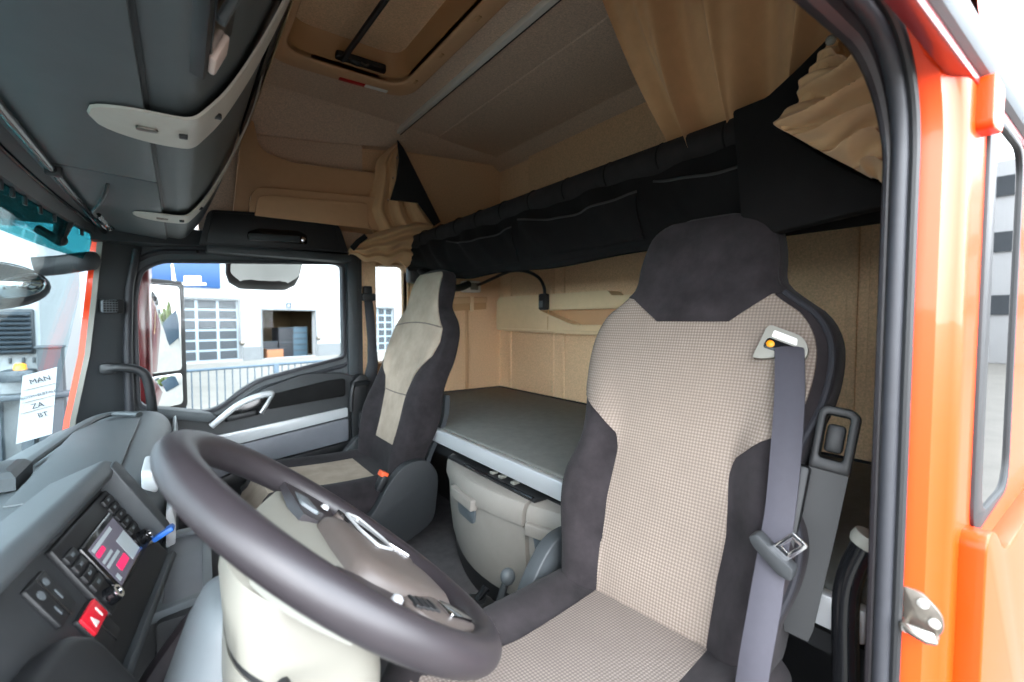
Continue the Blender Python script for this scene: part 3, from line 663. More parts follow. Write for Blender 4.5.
for q in ([(0.034, 0.022), (0.09, 0.022), (0.09, 0.027), (0.034, 0.027)], [(0.034, 0.031), (0.076, 0.031), (0.076, 0.036), (0.034, 0.036)], [(0.104, -0.003), (0.146, -0.003), (0.146, 0.036), (0.104, 0.036)], [(0.034, 0.052), (0.12, 0.052), (0.12, 0.058), (0.034, 0.058)], [(0.034, -0.002), (0.044, -0.002), (0.044, 0.008), (0.034, 0.008)]): mb.prism(q, 'Z', 0.0154, 0.0158, 0)
mb.xform(CF).build('screen_text', M['screen_grey'], sc_)
for k in range(4):
    h = 0.074 - k * 0.0165
    cplate(round_poly([(-0.019, h - .0065), (0.015, h - .0065), (0.015, h + .0065), (-0.019, h + .0065)], .002), 0.008, 0.014, 0.002).build('radio_key', M['black'], rad)
    cplate([(-0.006, h - .002), (0.003, h - .002), (0.003, h + .002), (-0.006, h + .002)], 0.0138, 0.0144, 0).build('key_mark', M['column_grey'], rad)
for k in range(5):
    h = 0.085 - k * 0.0155
    cplate(round_poly([(0.166, h - .006), (0.206, h - .006), (0.206, h + .006), (0.166, h + .006)], .002), 0.008, 0.014, 0.002).build('radio_key', M['black'], rad)
    cplate([(0.180, h - .002), (0.190, h - .002), (0.190, h + .002), (0.180, h + .002)], 0.0138, 0.0144, 0).build('key_mark', M['column_grey'], rad)
for a in (-0.002, 0.190):
    mb = MB(); mb.lathe([(0.013, 0.006), (0.012, 0.020), (0.010, 0.022)], (a, -0.002, 0), (0, 0, 1), 20); mb.xform(CF); kb = mb.build('knob', M['gloss_black'], rad)
    mb = MB(); mb.lathe([(0.0095, 0.0215), (0.0095, 0.0235), (0.006, 0.0235), (0.006, 0.0215)], (a, -0.002, 0), (0, 0, 1), 20); mb.xform(CF); mb.build('knob_ring', M['chrome'], kb)
us = thing('usb_stick', tuple(O + wv * .2), 'small blue stick plugged in beside the radio', 'usb stick')
mb = MB(); mb.box((0.212, -0.028, 0.010), (0.234, -0.018, 0.045), 0.003); mb.xform(CF).build('stick_body', M['blue'], us)
mb = MB(); mb.box((0.216, -0.026, -0.002), (0.230, -0.020, 0.012), 0.001); mb.xform(CF).build('plug', M['metal'], us)
# suction mount on the dash top, far front
sm = thing('phone_mount', (-0.345, 1.49, 0.585), 'black phone mount foot standing on the dashboard top', 'phone mount')
m = MB(); m.loft([[(-0.345 + sx * w, 1.48 + sy * l, z) for sx, sy in ((1, 1), (1, -1), (-1, -1), (-1, 1))] for z, w, l in ((0.565, .05, .07), (0.592, .05, .07), (0.604, .04, .058), (0.608, .03, .045))]); m.build('foot', M['pillar'], sm, ang=0.3)
m = MB(); m.lathe([(0.022, 0), (0.018, 0.02), (0.020, 0.04), (0.013, 0.05), (0.013, 0.14)], (-0.355, 1.47, 0.606), (0, 0, 1), 18); m.build('stem', M['black'], sm)
# ------------------------------------------------------------------ seats
# z, half width, front x of the middle, half depth, bolster depth
BACK = [(0.235, 0.235, 0.805, 0.050, 0.03), (0.30, 0.252, 0.812, 0.058, 0.045), (0.38, 0.262, 0.828, 0.064, 0.055), (0.47, 0.288, 0.855, 0.068, 0.062),
        (0.54, 0.292, 0.874, 0.070, 0.062), (0.63, 0.264, 0.898, 0.070, 0.050), (0.70, 0.272, 0.918, 0.068, 0.034), (0.77, 0.294, 0.942, 0.064, 0.018),
        (0.84, 0.303, 0.965, 0.058, 0.006), (0.90, 0.296, 0.984, 0.054, 0.0), (0.95, 0.268, 0.998, 0.050, 0.0), (0.985, 0.222, 1.008, 0.048, 0.0),
        (1.02, 0.184, 1.016, 0.048, 0.0), (1.08, 0.176, 1.030, 0.050, 0.0), (1.13, 0.166, 1.046, 0.048, 0.0), (1.165, 0.150, 1.060, 0.043, 0.0), (1.188, 0.115, 1.074, 0.032, 0.0), (1.198, 0.06, 1.086, 0.016, 0.0)]
EX = 0.42
def sm(a, b, x):
    t = min(1, max(0, (x - a) / (b - a))); return t * t * (3 - 2 * t)
def bump(u): return sm(0.50, 0.78, u) * (1 - 0.35 * sm(0.85, 1.0, u))
def catab(z):
    # smooth interpolation through the table
    T = BACK
    if z <= T[0][0]: return T[0][1:]
    if z >= T[-1][0]: return T[-1][1:]
    i = max(k for k in range(len(T) - 1) if T[k][0] <= z)
    a, b, c, d = T[max(i - 1, 0)], T[i], T[i + 1], T[min(i + 2, len(T) - 1)]
    t = (z - b[0]) / (c[0] - b[0]); out = []
    for j in range(1, 5):
        m1 = (c[j] - a[j]) / (c[0] - a[0]) * (c[0] - b[0]); m2 = (d[j] - b[j]) / (d[0] - b[0]) * (c[0] - b[0])
        out.append((2*t**3-3*t*t+1)*b[j] + (t**3-2*t*t+t)*m1 + (-2*t**3+3*t*t)*c[j] + (t**3-t*t)*m2)
    return out
def front(y, z, off=0.0):
    hw, xf, d, bd = catab(z); xc = xf + d
    u = min(abs(y) / hw, 0.9995); c = u ** (1 / EX); s = math.sqrt(max(0, 1 - c * c))
    return (xc - d * s ** EX - bd * bump(u) - off, y, z)
def back_ring(z, n=44):
    hw, xf, d, bd = catab(z); xc = xf + d; out = []
    for k in range(n):
        a = 2 * PI * k / n; c, s = math.cos(a), math.sin(a)
        y = hw * math.copysign(abs(c) ** EX, c); x = d * math.copysign(abs(s) ** EX, s)
        u = abs(y) / hw
        out.append((xc - x - bd * bump(u) * (1 if s > 0.001 else (0.35 if s > -0.001 else 0.25)), y, z))
    return out
def patch(mb, zs, lf, rt, n=24, off=0.006, thick=0.012):
    rows = []
    for z in zs:
        l, r = lf(z), rt(z)
        rows.append([front(l + (r - l) * k / n, z, off) for k in range(n + 1)])
    mb.shell(rows, (thick, 0, 0.0))
def frange(a, b, n): return [a + (b - a) * k / n for k in range(n + 1)]

def seat_side_cover(mb, y0, y1):
    pts = round_poly([(0.93, 0.10), (0.955, 0.30), (0.90, 0.375), (0.80, 0.37), (0.73, 0.30), (0.66, 0.18), (0.52, 0.10), (0.50, 0.055), (0.75, 0.02)], [.05, .05, .05, .05, .08, .08, .02, .02, .05], 6)
    mb.prism(pts, 'Y', y0, y1, 0.014, seg=3)

def make_seat(name, loc, size, yaw, width, label, style):
    t = thing(name, (0.6 * size + loc[0], loc[1], 0.0), label, 'seat')
    SM = Matrix.Translation(loc) @ Matrix.Scale(size, 4) @ Matrix.Translation((0.95, 0, 0)) @ Matrix.Rotation(yaw, 4, 'Z') @ Matrix.Diagonal((1, width, 1, 1)) @ Matrix.Translation((-0.95, 0, 0))
    zf = -loc[2] / size            # cab floor in the seat's own measure
    B = lambda mb, nm, mt, par=None, **k: mb.xform(SM).build(nm, mt, par or t, **k)
    mb = MB(); mb.loft([back_ring(z) for z in frange(0.235, 1.198, 60)]); bk = B(mb, 'backrest', M['seat_dark'], ang=0.9)
    hwf = lambda z: catab(z)[0]
    # piping round the shoulder edge
    if style == 'driver':
        lo = [(0.28, 0.135), (0.36, 0.140), (0.50, 0.148), (0.62, 0.138), (0.655, 0.146), (0.70, 0.195), (0.735, 0.262), (0.76, 0.32), (0.90, 0.32), (0.94, 0.30)]
        lb = lambda z: min(lerp_table(lo, z)[0], hwf(z) * 0.994)
        mb = MB()
        patch(mb, frange(0.262, 0.94, 60), lambda z: -min(lb(z), hwf(z) - 0.034), lb, 40)
        nt = lambda z: 0.095 + (0.182 - 0.095) * (z - 0.94) / 0.062
        ou = lambda z: hwf(z) * 0.992
        patch(mb, frange(0.938, 1.002, 14), lambda z: nt(z), lambda z: max(ou(z), nt(z) + .002), 12)
        patch(mb, frange(0.938, 1.002, 14), lambda z: -max(hwf(z) - .034, nt(z) + .002), lambda z: -nt(z), 12)
        B(mb, 'centre_panel', M['seat_light'], label='beige grey knit centre panel')
        mb = MB()
        patch(mb, frange(0.936, 1.0, 12) + frange(1.01, 1.19, 24), lambda z: -(max(0.09, nt(z)) if z < 1.0 else hwf(z) * 0.985), lambda z: (max(0.09, nt(z)) if z < 1.0 else hwf(z) * 0.985), 36, 0.010, 0.02)
        B(mb, 'headrest', M['seat_dark'])
        mb = MB(); mb.tube([Vector(front(-(hwf(z) - 0.010), z, 0.002)) for z in frange(0.30, 1.0, 50)], 0.0065, 8); B(mb, 'piping', M['piping'])
    else:
        lo = [(0.30, 0.10), (0.40, 0.105), (0.50, 0.115), (0.60, 0.13), (0.68, 0.155), (0.75, 0.215), (0.80, 0.265), (0.86, 0.280), (0.92, 0.265), (0.97, 0.215), (1.0, 0.185), (1.04, 0.165), (1.17, 0.140)]
        lb = lambda z: min(lerp_table(lo, z)[0], hwf(z) - 0.012)
        mb = MB(); patch(mb, frange(0.40, 1.182, 80), lambda z: -lb(z), lb, 36)
        B(mb, 'centre_panel', M['pass_light'], label='worn light grey centre panel')
        for z in (0.62, 0.925): mb = MB(); mb.tube([Vector(front(lb(z) * k / 10, z + 0.02 * (1 - (k / 10) ** 2) * (1 if z > .8 else -0.2), 0.0065)) for k in range(-10, 11)], 0.003, 6); B(mb, 'seam', M['seat_rib'])
    # cushion
    rings = []
    for i in range(31):
        s = i / 30; x = 0.27 + 0.60 * s
        top = 0.292 - 0.012 * math.sin(PI * s) + (0.02 * (1 - s)); hw = 0.272 + 0.012 * math.sin(PI * s)
        fr = 1 - sm(0, 0.14, s)
        top -= 0.085 * fr ** 2; hw -= 0.03 * fr ** 2
        bot = 0.165 + 0.05 * fr ** 2
        c, h = (top + bot) / 2, (top - bot) / 2; r = []
        for k in range(44):
            a = 2 * PI * k / 44; cc, ss = math.cos(a), math.sin(a)
            y = hw * math.copysign(abs(cc) ** 0.45, cc); z = h * math.copysign(abs(ss) ** 0.45, ss)
            u = abs(y) / hw
            r.append((x, y, c + z + (0.030 * (1 - fr) * bump(u) if ss > 0.001 else 0)))
        rings.append(r)
    mb = MB(); mb.loft(rings); B(mb, 'seat_cushion', M['seat_dark'], ang=0.9)
    rows = []
    for i in range(31):
        s = i / 30; x = 0.268 + 0.575 * s; ss_ = min(1, (x - 0.27) / 0.60) if x > .27 else 0
        top = 0.292 - 0.012 * math.sin(PI * ss_) + (0.02 * (1 - ss_)); fr = 1 - sm(0, 0.14, ss_); top -= 0.085 * fr ** 2
        w = 0.138 + 0.06 * (1 - sm(0.0, 0.5, ss_)) if style == 'driver' else 0.15
        rows.append([(x, w * k / 12, top + 0.004 + 0.012 * (1 - fr) * bump(abs(w * k / 12) / 0.28)) for k in range(-12, 13)])
    if style != 'driver':
        rows = rows[:25]
        rows = [[(0.262, p[1] * 0.95, 0.185) for p in rows[0]], [(0.258, p[1], 0.21) for p in rows[0]]] + rows
    mb = MB(); mb.shell(rows, (0, 0, -0.012)); B(mb, 'cushion_panel', M['seat_rib'] if style == 'driver' else M['pass_light'])
    # shell behind the backrest, base and covers
    mb = MB()
    rr = []
    for z in frange(0.25, 0.62, 14):
        hw, xf, d, bd = catab(z); x = xf + 2 * d - 0.012
        rr.append([(x, hw * 0.93 * k / 8, z) for k in range(-8, 9)])
    mb.shell(rr, (0.022, 0, 0)); B(mb, 'back_shell', M['pillar'])
    mb = MB(); mb.loft([[(0.36 - e, -0.20 - e, z), (0.80 + e, -0.20 - e, z), (0.80 + e, 0.20 + e, z), (0.36 - e, 0.20 + e, z)] for z, e in ((zf, 0.0), (0.02, -0.02), (0.10, 0.02), (0.17, 0.02))])
    B(mb, 'pedestal', M['black'], ang=0.3)
    for sg in ((-1, 1) if style != 'driver' else (1,)):
        mb = MB(); seat_side_cover(mb, sg * 0.272, sg * 0.315); B(mb, 'side_cover', M['dash_dark'] if style != 'driver' else M['pillar'])
    for sg in (-1, 1):
        mb = MB(); mb.box((0.34, sg * 0.15 - 0.02, zf), (0.84, sg * 0.15 + 0.02, zf + 0.03), 0.004); B(mb, 'floor_rail', M['black'])
    return t, B, SM
ds, DB, DSM = make_seat('driver_seat', (0.001, 0.566, 0.095), 0.889, 0.12, 0.975, 'high-backed driver seat with beige grey knit centre and charcoal side bolsters', 'driver')
ps, PB, PSM = make_seat('passenger_seat', (-0.071, 1.962, 0.022), 0.95, 0.0, 1.0, 'passenger seat beside the far window with worn light grey centre and black sides', 'pass')
# shoulder belt guide plate on the driver seat
gy = -0.205
mb = MB()
gm = frame(Vector(front(gy, 0.885, 0.012)) + Vector((-0.003, 0.0, 0)), (0.05, -1, -0.32), (0.30, -0.32, 1))
hole = round_poly([(-0.022, -0.018), (0.036, -0.018), (0.036, 0.008), (-0.024, 0.010)], 0.008)
mb.prism(round_poly([(-0.038, -0.040), (-0.036, 0.036), (0.035, 0.032), (0.056, 0.004), (0.046, -0.030), (0.030, -0.010), (-0.020, -0.036)], [.004, .012, .016, .014, .004, .004, .004]), 'Z', -0.012, 0.010, 0.004)
mb.xform(gm); gd = DB(mb, 'belt_guide', M['guide'])
mb = MB(); mb.prism(round_poly([(-0.028, -0.014), (0.040, -0.012), (0.038, 0.007), (-0.026, 0.010)], 0.008), 'Z', 0.0095, 0.0115, 0.001); mb.xform(gm); DB(mb, 'guide_slot', M['gloss_black'], gd)
mb = MB(); mb.ball((-0.016, -0.002, 0.010), (0.009, 0.008, 0.004), 14); mb.xform(gm); DB(mb, 'guide_button', M['amber'], gd)
mb = MB(); mb.prism(round_poly([(-0.020, 0.013), (0.030, 0.011), (0.026, 0.024), (-0.020, 0.027)], 0.003), 'Z', 0.0095, 0.0112, 0.0); mb.xform(gm); DB(mb, 'guide_label', M['white'], gd)
# folded armrest bar by the driver's door (set in cab coordinates)
at_, ab_ = Vector((0.875, 0.297, 0.745)), Vector((0.8, 0.316, 0.431))
az = (at_ - ab_); aL = az.length; az.normalize(); ay = Vector((0.30, -1, 0)); ay = (ay - az * ay.dot(az)).normalized(); axx = ay.cross(az)
AF = Matrix(((ay.x, -axx.x, az.x, ab_.x), (ay.y, -axx.y, az.y, ab_.y), (ay.z, -axx.z, az.z, ab_.z), (0, 0, 0, 1)))   # x toward the doorway, y toward the driver's front, z up the bar
mb = MB(); mb.loft([[(-w, -0.022, z), (w, -0.022, z), (w, 0.022, z), (-w, 0.022, z)] for z, w in ((-0.006, 0.016), (0.012, 0.020), (aL * 0.5, 0.025), (aL - 0.06, 0.027))]); arm = mb.xform(AF).build('armrest', M['deep_black'], ds, ang=0.3)
mb = MB(); mb.prism(round_poly([(-0.028, aL - 0.065), (0.029, aL - 0.065), (0.030, aL + 0.03), (0.018, aL + 0.04), (-0.020, aL + 0.04), (-0.028, aL + 0.03)], 0.006), 'Y', -0.026, 0.026, 0.006, holes=[round_poly([(-0.016, aL - 0.045), (0.016, aL - 0.045), (0.016, aL + 0.026), (-0.016, aL + 0.026)], 0.006)]); mb.xform(AF).build('armrest_top', M['deep_black'], arm)
mb = MB(); mb.box((-0.013, -0.006, aL - 0.035), (0.013, 0.014, aL + 0.012), 0.006)
for k in range(5): mb.box((-0.011, 0.012, aL - 0.030 + k * .008), (0.011, 0.017, aL - 0.026 + k * .008), 0.001)
mb.xform(AF).build('adjuster', M['black'], arm)
for x in (-0.016, 0.016): mb = MB(); mb.ball((x, 0.024, aL - 0.082), 0.0045, 10); mb.xform(AF).build('pin', M['chrome'], arm)
mb = MB(); mb.lathe([(0.009, 0), (0.009, 0.004), (0.005, 0.005)], (0.006, 0.022, 0.055), (0, 1, 0), 14); mb.xform(AF).build('pivot_bolt', M['black'], arm)
mb = MB(); mb.box((-0.045, -0.05, 0.02), (-0.022, -0.01, aL * 0.8), 0.006); mb.xform(AF).build('armrest_bracket', M['deep_black'], arm)
# lever and buckle on the inner side of the driver seat
mb = MB(); mb.box((0.80, 0.288, 0.10), (0.86, 0.312, 0.235), 0.012, rot=Matrix.Rotation(0.45, 4, 'Y')); DB(mb, 'recline_lever', M['column_grey'])
mb = MB(); mb.box((0.765, 0.345, 0.09), (0.790, 0.395, 0.165), 0.006, rot=Matrix.Rotation(0.25, 4, 'Y')); bu = DB(mb, 'buckle', M['black'])
mb = MB(); mb.box((0.770, 0.350, 0.158), (0.797, 0.392, 0.176), 0.003, rot=Matrix.Rotation(0.25, 4, 'Y')); DB(mb, 'release_button', M['orange'], bu, label='orange release button')
mb = MB(); mb.box((0.70, 0.285, 0.10), (0.78, 0.35, 0.335), 0.02); mb.build('belt_anchor', M['dash_dark'], ds)
# passenger seat buckle
mb = MB(); mb.box((0.700, -0.300, 0.27), (0.725, -0.255, 0.335), 0.006, rot=Matrix.Rotation(0.5, 4, 'Y')); bu = PB(mb, 'buckle', M['black'])
mb = MB(); mb.box((0.708, -0.298, 0.325), (0.738, -0.257, 0.346), 0.003, rot=Matrix.Rotation(0.5, 4, 'Y')); PB(mb, 'release_button', M['orange'], bu, label='orange release button')

# driver's belt
belt = thing('seat_belt', (0.68, 0.36, 0.25), 'grey seat belt hanging down the side of the driver seat with its tongue', 'seat belt')
bw = [((0.885, 0.38, 0.887), 0.0225), ((0.87, 0.371, 0.874), 0.0225), ((0.835, 0.354, 0.803), 0.0225), ((0.795, 0.34, 0.718), 0.022), ((0.755, 0.329, 0.632), 0.0205), ((0.722, 0.323, 0.581), 0.0195), ((0.695, 0.321, 0.505), 0.021), ((0.672, 0.322, 0.431), 0.0205), ((0.66, 0.327, 0.342), 0.020)]
rows = []
cs = smooth_path([b[0] for b in bw], 6)
for i, c in enumerate(cs):
    t = i / (len(cs) - 1) * (len(bw) - 1); j = min(int(t), len(bw) - 2); f = t - j
    w = bw[j][1] * (1 - f) + bw[j + 1][1] * f
    dv = Vector((0.25, -0.97, 0.0))
    rows.append([c + dv * w * k + Vector((-0.003 * (1 - k * k), 0, 0)) for k in (-1, -.5, 0, .5, 1)])
mb = MB(); mb.shell(rows, (0.0025, 0, 0)); mb.build('webbing', M['web'], belt)
tq = frame((0.712, 0.318, 0.581), (0.1, -0.80, -0.60), (0.0, -0.30, 1)) @ Matrix.Scale(0.80, 4)
mb = MB(); mb.prism(round_poly([(-0.046, -0.006), (-0.040, 0.012), (0.0, 0.010), (0.038, 0.014), (0.050, -0.008), (0.030, -0.018), (-0.03, -0.014)], 0.008), 'Z', -0.014, 0.016, 0.004); mb.xform(tq); tg = mb.build('tongue', M['dash_dark'], belt)
mb = MB(); mb.prism(round_poly([(-0.010, 0.005), (0.022, 0.005), (0.026, 0.062), (-0.006, 0.062)], 0.006), 'Z', -0.001, 0.003, 0.001, holes=[round_poly([(0.000, 0.024), (0.014, 0.024), (0.017, 0.052), (0.003, 0.052)], 0.003)]); mb.xform(tq); mb.build('latch_plate', M['chrome'], tg)
# passenger belt on the pillar
pb = thing('pillar_belt', (0.75, 2.45, 0.4), 'dark seat belt hanging from the pillar behind the passenger door window', 'seat belt')
mb = MB(); rows = []
for x, y, z, w in ((0.835, 2.515, 1.06, .024), (0.835, 2.49, 1.03, .024), (0.838, 2.475, 0.95, .026), (0.842, 2.465, 0.82, .024), (0.842, 2.455, 0.70, .030), (0.825, 2.455, 0.60, .038), (0.79, 2.445, 0.48, .032)):
    rows.append([(x - w, y, z), (x - w * .3, y - .006, z), (x + w * .4, y - .002, z), (x + w, y + .006, z)])
mb.shell(rows, (0, 0.004, 0)); mb.build('webbing', M['web_dark'], pb)
mb = MB(); mb.box((0.800, 2.485, 1.035), (0.875, 2.53, 1.075), 0.008); mb.box((0.812, 2.492, 1.07), (0.858, 2.53, 1.115), 0.008); mb.build('upper_anchor', M['black'], pb)
mb = MB(); mb.box((0.745, 2.40, 0.36), (0.80, 2.46, 0.45), 0.012); mb.tube(smooth_path([(0.70, 2.39, 0.46), (0.71, 2.385, 0.58), (0.74, 2.39, 0.60), (0.80, 2.40, 0.60)], 5), 0.012, 8); mb.build('stalk', M['black'], pb)

# ------------------------------------------------------------------ steering wheel and column
wc = Vector((0.1602, 0.60, 0.6432)); wa = 0.702; WS = 0.88
wn = Vector((math.sin(wa), 0, math.cos(wa))); wu = Vector((-math.cos(wa), 0, math.sin(wa))); wvv = Vector((0, 1, 0))
WF = Matrix(((wu.x, wvv.x, wn.x, wc.x), (wu.y, wvv.y, wn.y, wc.y), (wu.z, wvv.z, wn.z, wc.z), (0, 0, 0, 1))) @ Matrix.Scale(WS, 4)  # local: x = up the wheel, y = across, z = toward the driver
sw = thing('steering_wheel', tuple(wc - wn * 0.08), 'large dark leather-rimmed steering wheel', 'steering wheel')
def WB(mb, nm, mt, par=None, **k): return mb.xform(WF).build(nm, mt, par or sw, **k)
mb = MB(); mb.tube([(0.25 * math.cos(2 * PI * k / 72), 0.25 * math.sin(2 * PI * k / 72), 0) for k in range(72)], 0.0243, 18, closed=True, flat=(0.96, 1.04)); WB(mb, 'rim', M['wheel'])
# airbag pad
def pad_outline(s):
    return round_poly([(0.085 * s - 0.075, -0.105 * s), (0.085 * s - 0.075, 0.115 * s), (-0.09, 0.125 * s), (-0.125 * s - 0.085, 0.075 * s), (-0.125 * s - 0.085, -0.065 * s), (-0.09, -0.115 * s)], [.04 * s, .04 * s, .05 * s, .05 * s, .05 * s, .05 * s], 5)
mb = MB(); mb.loft([[(x, y, z) for x, y in pad_outline(s)] for z, s in ((-0.055, 0.80), (-0.03, 0.98), (-0.012, 1.0), (0.004, 0.96), (0.012, 0.86), (0.014, 0.5))]); pad = WB(mb, 'airbag_pad', M['wheel_pad'], ang=0.7)
mb = MB(); rows = []
for i in range(31):
    y = -0.235 + 0.47 * i / 30; q = abs(y) / 0.235
    xt, xb = 0.118 - 0.072 * q ** 1.6, -0.03 + 0.015 * q; row = []
    for k in range(7):
        s = k / 6; row.append((xt + (xb - xt) * s, y, -0.004 + (-0.042 * (1 - q * q)) * (1 - s) ** 1.3 - 0.012 * (1 - s) ** 4))
    rows.append(row)
mb.shell(rows, (0, 0, -0.014)); WB(mb, 'upper_cover', M['column'], ang=0.9, label='light beige upper cover')
# black plate with silver edge standing for the dark opening beyond the pad
SL = round_poly([(-0.050, 0.150), (-0.088, 0.172), (-0.118, 0.100), (-0.118, 0.055), (-0.070, 0.020), (-0.052, 0.070)], 0.012)
mb = MB(); mb.prism(SL, 'Z', 0.004, 0.0165, 0.001); ins = WB(mb, 'slot_plate', M['gloss_black'], pad)
mb = MB(); mb.tube([(x, y, 0.0168) for x, y in SL], 0.0028, 6, closed=True); WB(mb, 'slot_edge', M['silver'], ins)
mb = MB(); mb.prism(round_poly([(0.035, 0.135), (0.035, 0.195), (0.005, 0.205), (0.0, 0.120)], .01), 'Z', -0.012, 0.002, 0.003); WB(mb, 'blue_grey_insert', M['column_grey'], pad)
# spokes: two side spokes, two lower ones
for sg in (-1, 1):
    mb = MB()
    mb.loft([[(0.035 + .02 * s, sg * y, -0.028 + .022 * s), (0.035 + .02 * s, sg * y, -0.006 + .010 * s), (-0.055 + .02 * s, sg * y, -0.004 + .008 * s), (-0.055 + .02 * s, sg * y, -0.028 + .022 * s)] for s, y in ((0, 0.095), (0.4, 0.15), (0.8, 0.20), (1.0, 0.246))])
    sp = WB(mb, 'spoke', M['wheel'], ang=0.8)
    mb = MB()
    mb.loft([[(-0.105 - .085 * s, sg * (0.045 + .055 * s), -0.03 + .02 * s), (-0.105 - .085 * s, sg * (0.045 + .055 * s), -0.004 + .006 * s), (-0.075 - .085 * s, sg * (0.085 + .055 * s), -0.004 + .006 * s), (-0.075 - .085 * s, sg * (0.085 + .055 * s), -0.03 + .02 * s)] for s in (0, .5, 1.0, 1.12)])
    sp = WB(mb, 'spoke', M['wheel'], ang=0.8)
    mb = MB(); mb.prism(round_poly([(-0.035, sg * 0.150), (-0.125, sg * 0.085), (-0.195, sg * 0.090), (-0.195, sg * 0.135), (-0.100, sg * 0.190), (-0.050, sg * 0.185)], 0.012), 'Z', -0.002, 0.010, 0.004); bp_ = WB(mb, 'button_panel', M['wheel_pad'], sp)
    mb = MB()
    for i in range(4): mb.prism(round_poly([(-0.056 - i * .015, sg * (0.146 - i * .007)), (-0.045 - i * .015, sg * (0.146 - i * .007)), (-0.045 - i * .015, sg * (0.174 - i * .007)), (-0.056 - i * .015, sg * (0.174 - i * .007))], 0.002), 'Z', 0.009, 0.013, 0.001)
    WB(mb, 'button', M['black'], bp_, kind='stuff')
    mb = MB(); mb.prism(round_poly([(-0.118, sg * 0.112), (-0.182, sg * 0.094), (-0.182, sg * 0.128), (-0.122, sg * 0.152)], 0.005), 'Z', 0.009, 0.0155, 0.002); WB(mb, 'silver_key', M['chrome'], bp_)
    mb = MB(); mb.lathe([(0.008, 0), (0.007, .006), (0.003, .008)], (-0.02, sg * 0.168, 0.004), (0, 0, 1), 14); WB(mb, 'bolt_cap', M['silver'], sp)
# column
col = thing('steering_column', (0.05, 0.645, 0.2), 'beige and grey steering column cover under the wheel', 'steering column')
def CB(mb, nm, mt, par=None, **k): return mb.xform(WF).build(nm, mt, par or col, **k)
def col_ring(w, h, z, sh=0.0, e=0.55, n=36):
    return [(sh + h * math.copysign(abs(math.cos(2 * PI * k / n)) ** e, math.cos(2 * PI * k / n)), w * math.copysign(abs(math.sin(2 * PI * k / n)) ** e, math.sin(2 * PI * k / n)), z) for k in range(n)]
mb = MB(); mb.loft([col_ring(w, h, z, sh) for w, h, z, sh in ((0.085, 0.105, -0.062, 0.015), (0.098, 0.120, -0.070, 0.010), (0.104, 0.124, -0.10, -0.012), (0.102, 0.120, -0.145, -0.050))]); CB(mb, 'upper_shroud', M['column'], ang=0.9)
mb = MB(); mb.loft([col_ring(w, h, z, sh) for w, h, z, sh in ((0.098, 0.116, -0.143, -0.050), (0.098, 0.116, -0.156, -0.058))]); CB(mb, 'shroud_gap', M['black'])
mb = MB(); mb.loft([col_ring(w, h, z, sh) for w, h, z, sh in ((0.102, 0.120, -0.154, -0.058), (0.106, 0.124, -0.20, -0.097), (0.10, 0.115, -0.27, -0.15), (0.09, 0.10, -0.34, -0.21))]); CB(mb, 'lower_shroud', M['column'], ang=0.9)
mb = MB(); mb.loft([[(x + r * math.copysign(abs(math.cos(2 * PI * k / 32)) ** .7, math.cos(2 * PI * k / 32)), y + r * 1.1 * math.copysign(abs(math.sin(2 * PI * k / 32)) ** .7, math.sin(2 * PI * k / 32)), z) for k in range(32)]
    for x, y, z, r in ((0.07, 0.70, 0.580, 0.035), (0.065, 0.70, 0.572, 0.052), (0.06, 0.70, 0.54, 0.064), (0.05, 0.70, 0.46, 0.082), (0.05, 0.69, 0.34, 0.12), (0.05, 0.68, 0.0, 0.15))]); mb.build('boot', M['column_grey'], col, ang=0.9)
mb = MB(); mb.tube([(0.07, 0.11, -0.09), (0.08, 0.20, -0.075), (0.082, 0.25, -0.07)], [0.008, 0.007, 0.009], 10); CB(mb, 'stalk', M['black'])
mb = MB(); mb.tube([(0.02, -0.12, -0.13), (0.0, -0.19, -0.13)], [0.008, 0.010], 10); CB(mb, 'stalk', M['black'])

# levers by the seat
lv = thing('shift_lever', (0.70, 1.03, 0.0), 'short lever with a rounded grey knob on the floor beside the driver seat', 'lever')
mb = MB(); mb.tube([(0.69, 1.03, 0.12), (0.715, 1.025, 0.195)], [0.013, 0.010], 12); mb.build('shaft', M['pillar'], lv)
mb = MB(); mb.ball((0.722, 1.022, 0.215), (0.022, 0.02, 0.024), 16); mb.build('knob', M['column_grey'], lv)
mb = MB(); mb.lathe([(0.06, 0.0), (0.06, 0.09), (0.05, 0.12), (0.03, 0.135), (0.014, 0.14)], (0.675, 1.045, 0.0), (0, 0, 1), 20); mb.build('gaiter', M['black'], lv)
pk = thing('parking_lever', (0.62, 1.04, 0.0), 'low black round control on the floor beside the driver seat cushion', 'lever')
mb = MB(); mb.lathe([(0.055, 0.0), (0.055, 0.13), (0.05, 0.165), (0.03, 0.18), (0.028, 0.178)], (0.625, 1.035, 0.0), (0, 0, 1), 24); mb.build('housing', M['black'], pk)
mb = MB(); mb.tube([(0.63, 1.035, 0.175), (0.66, 1.035, 0.20)], [.010, .012], 10); mb.build('grip', M['gloss_black'], pk)
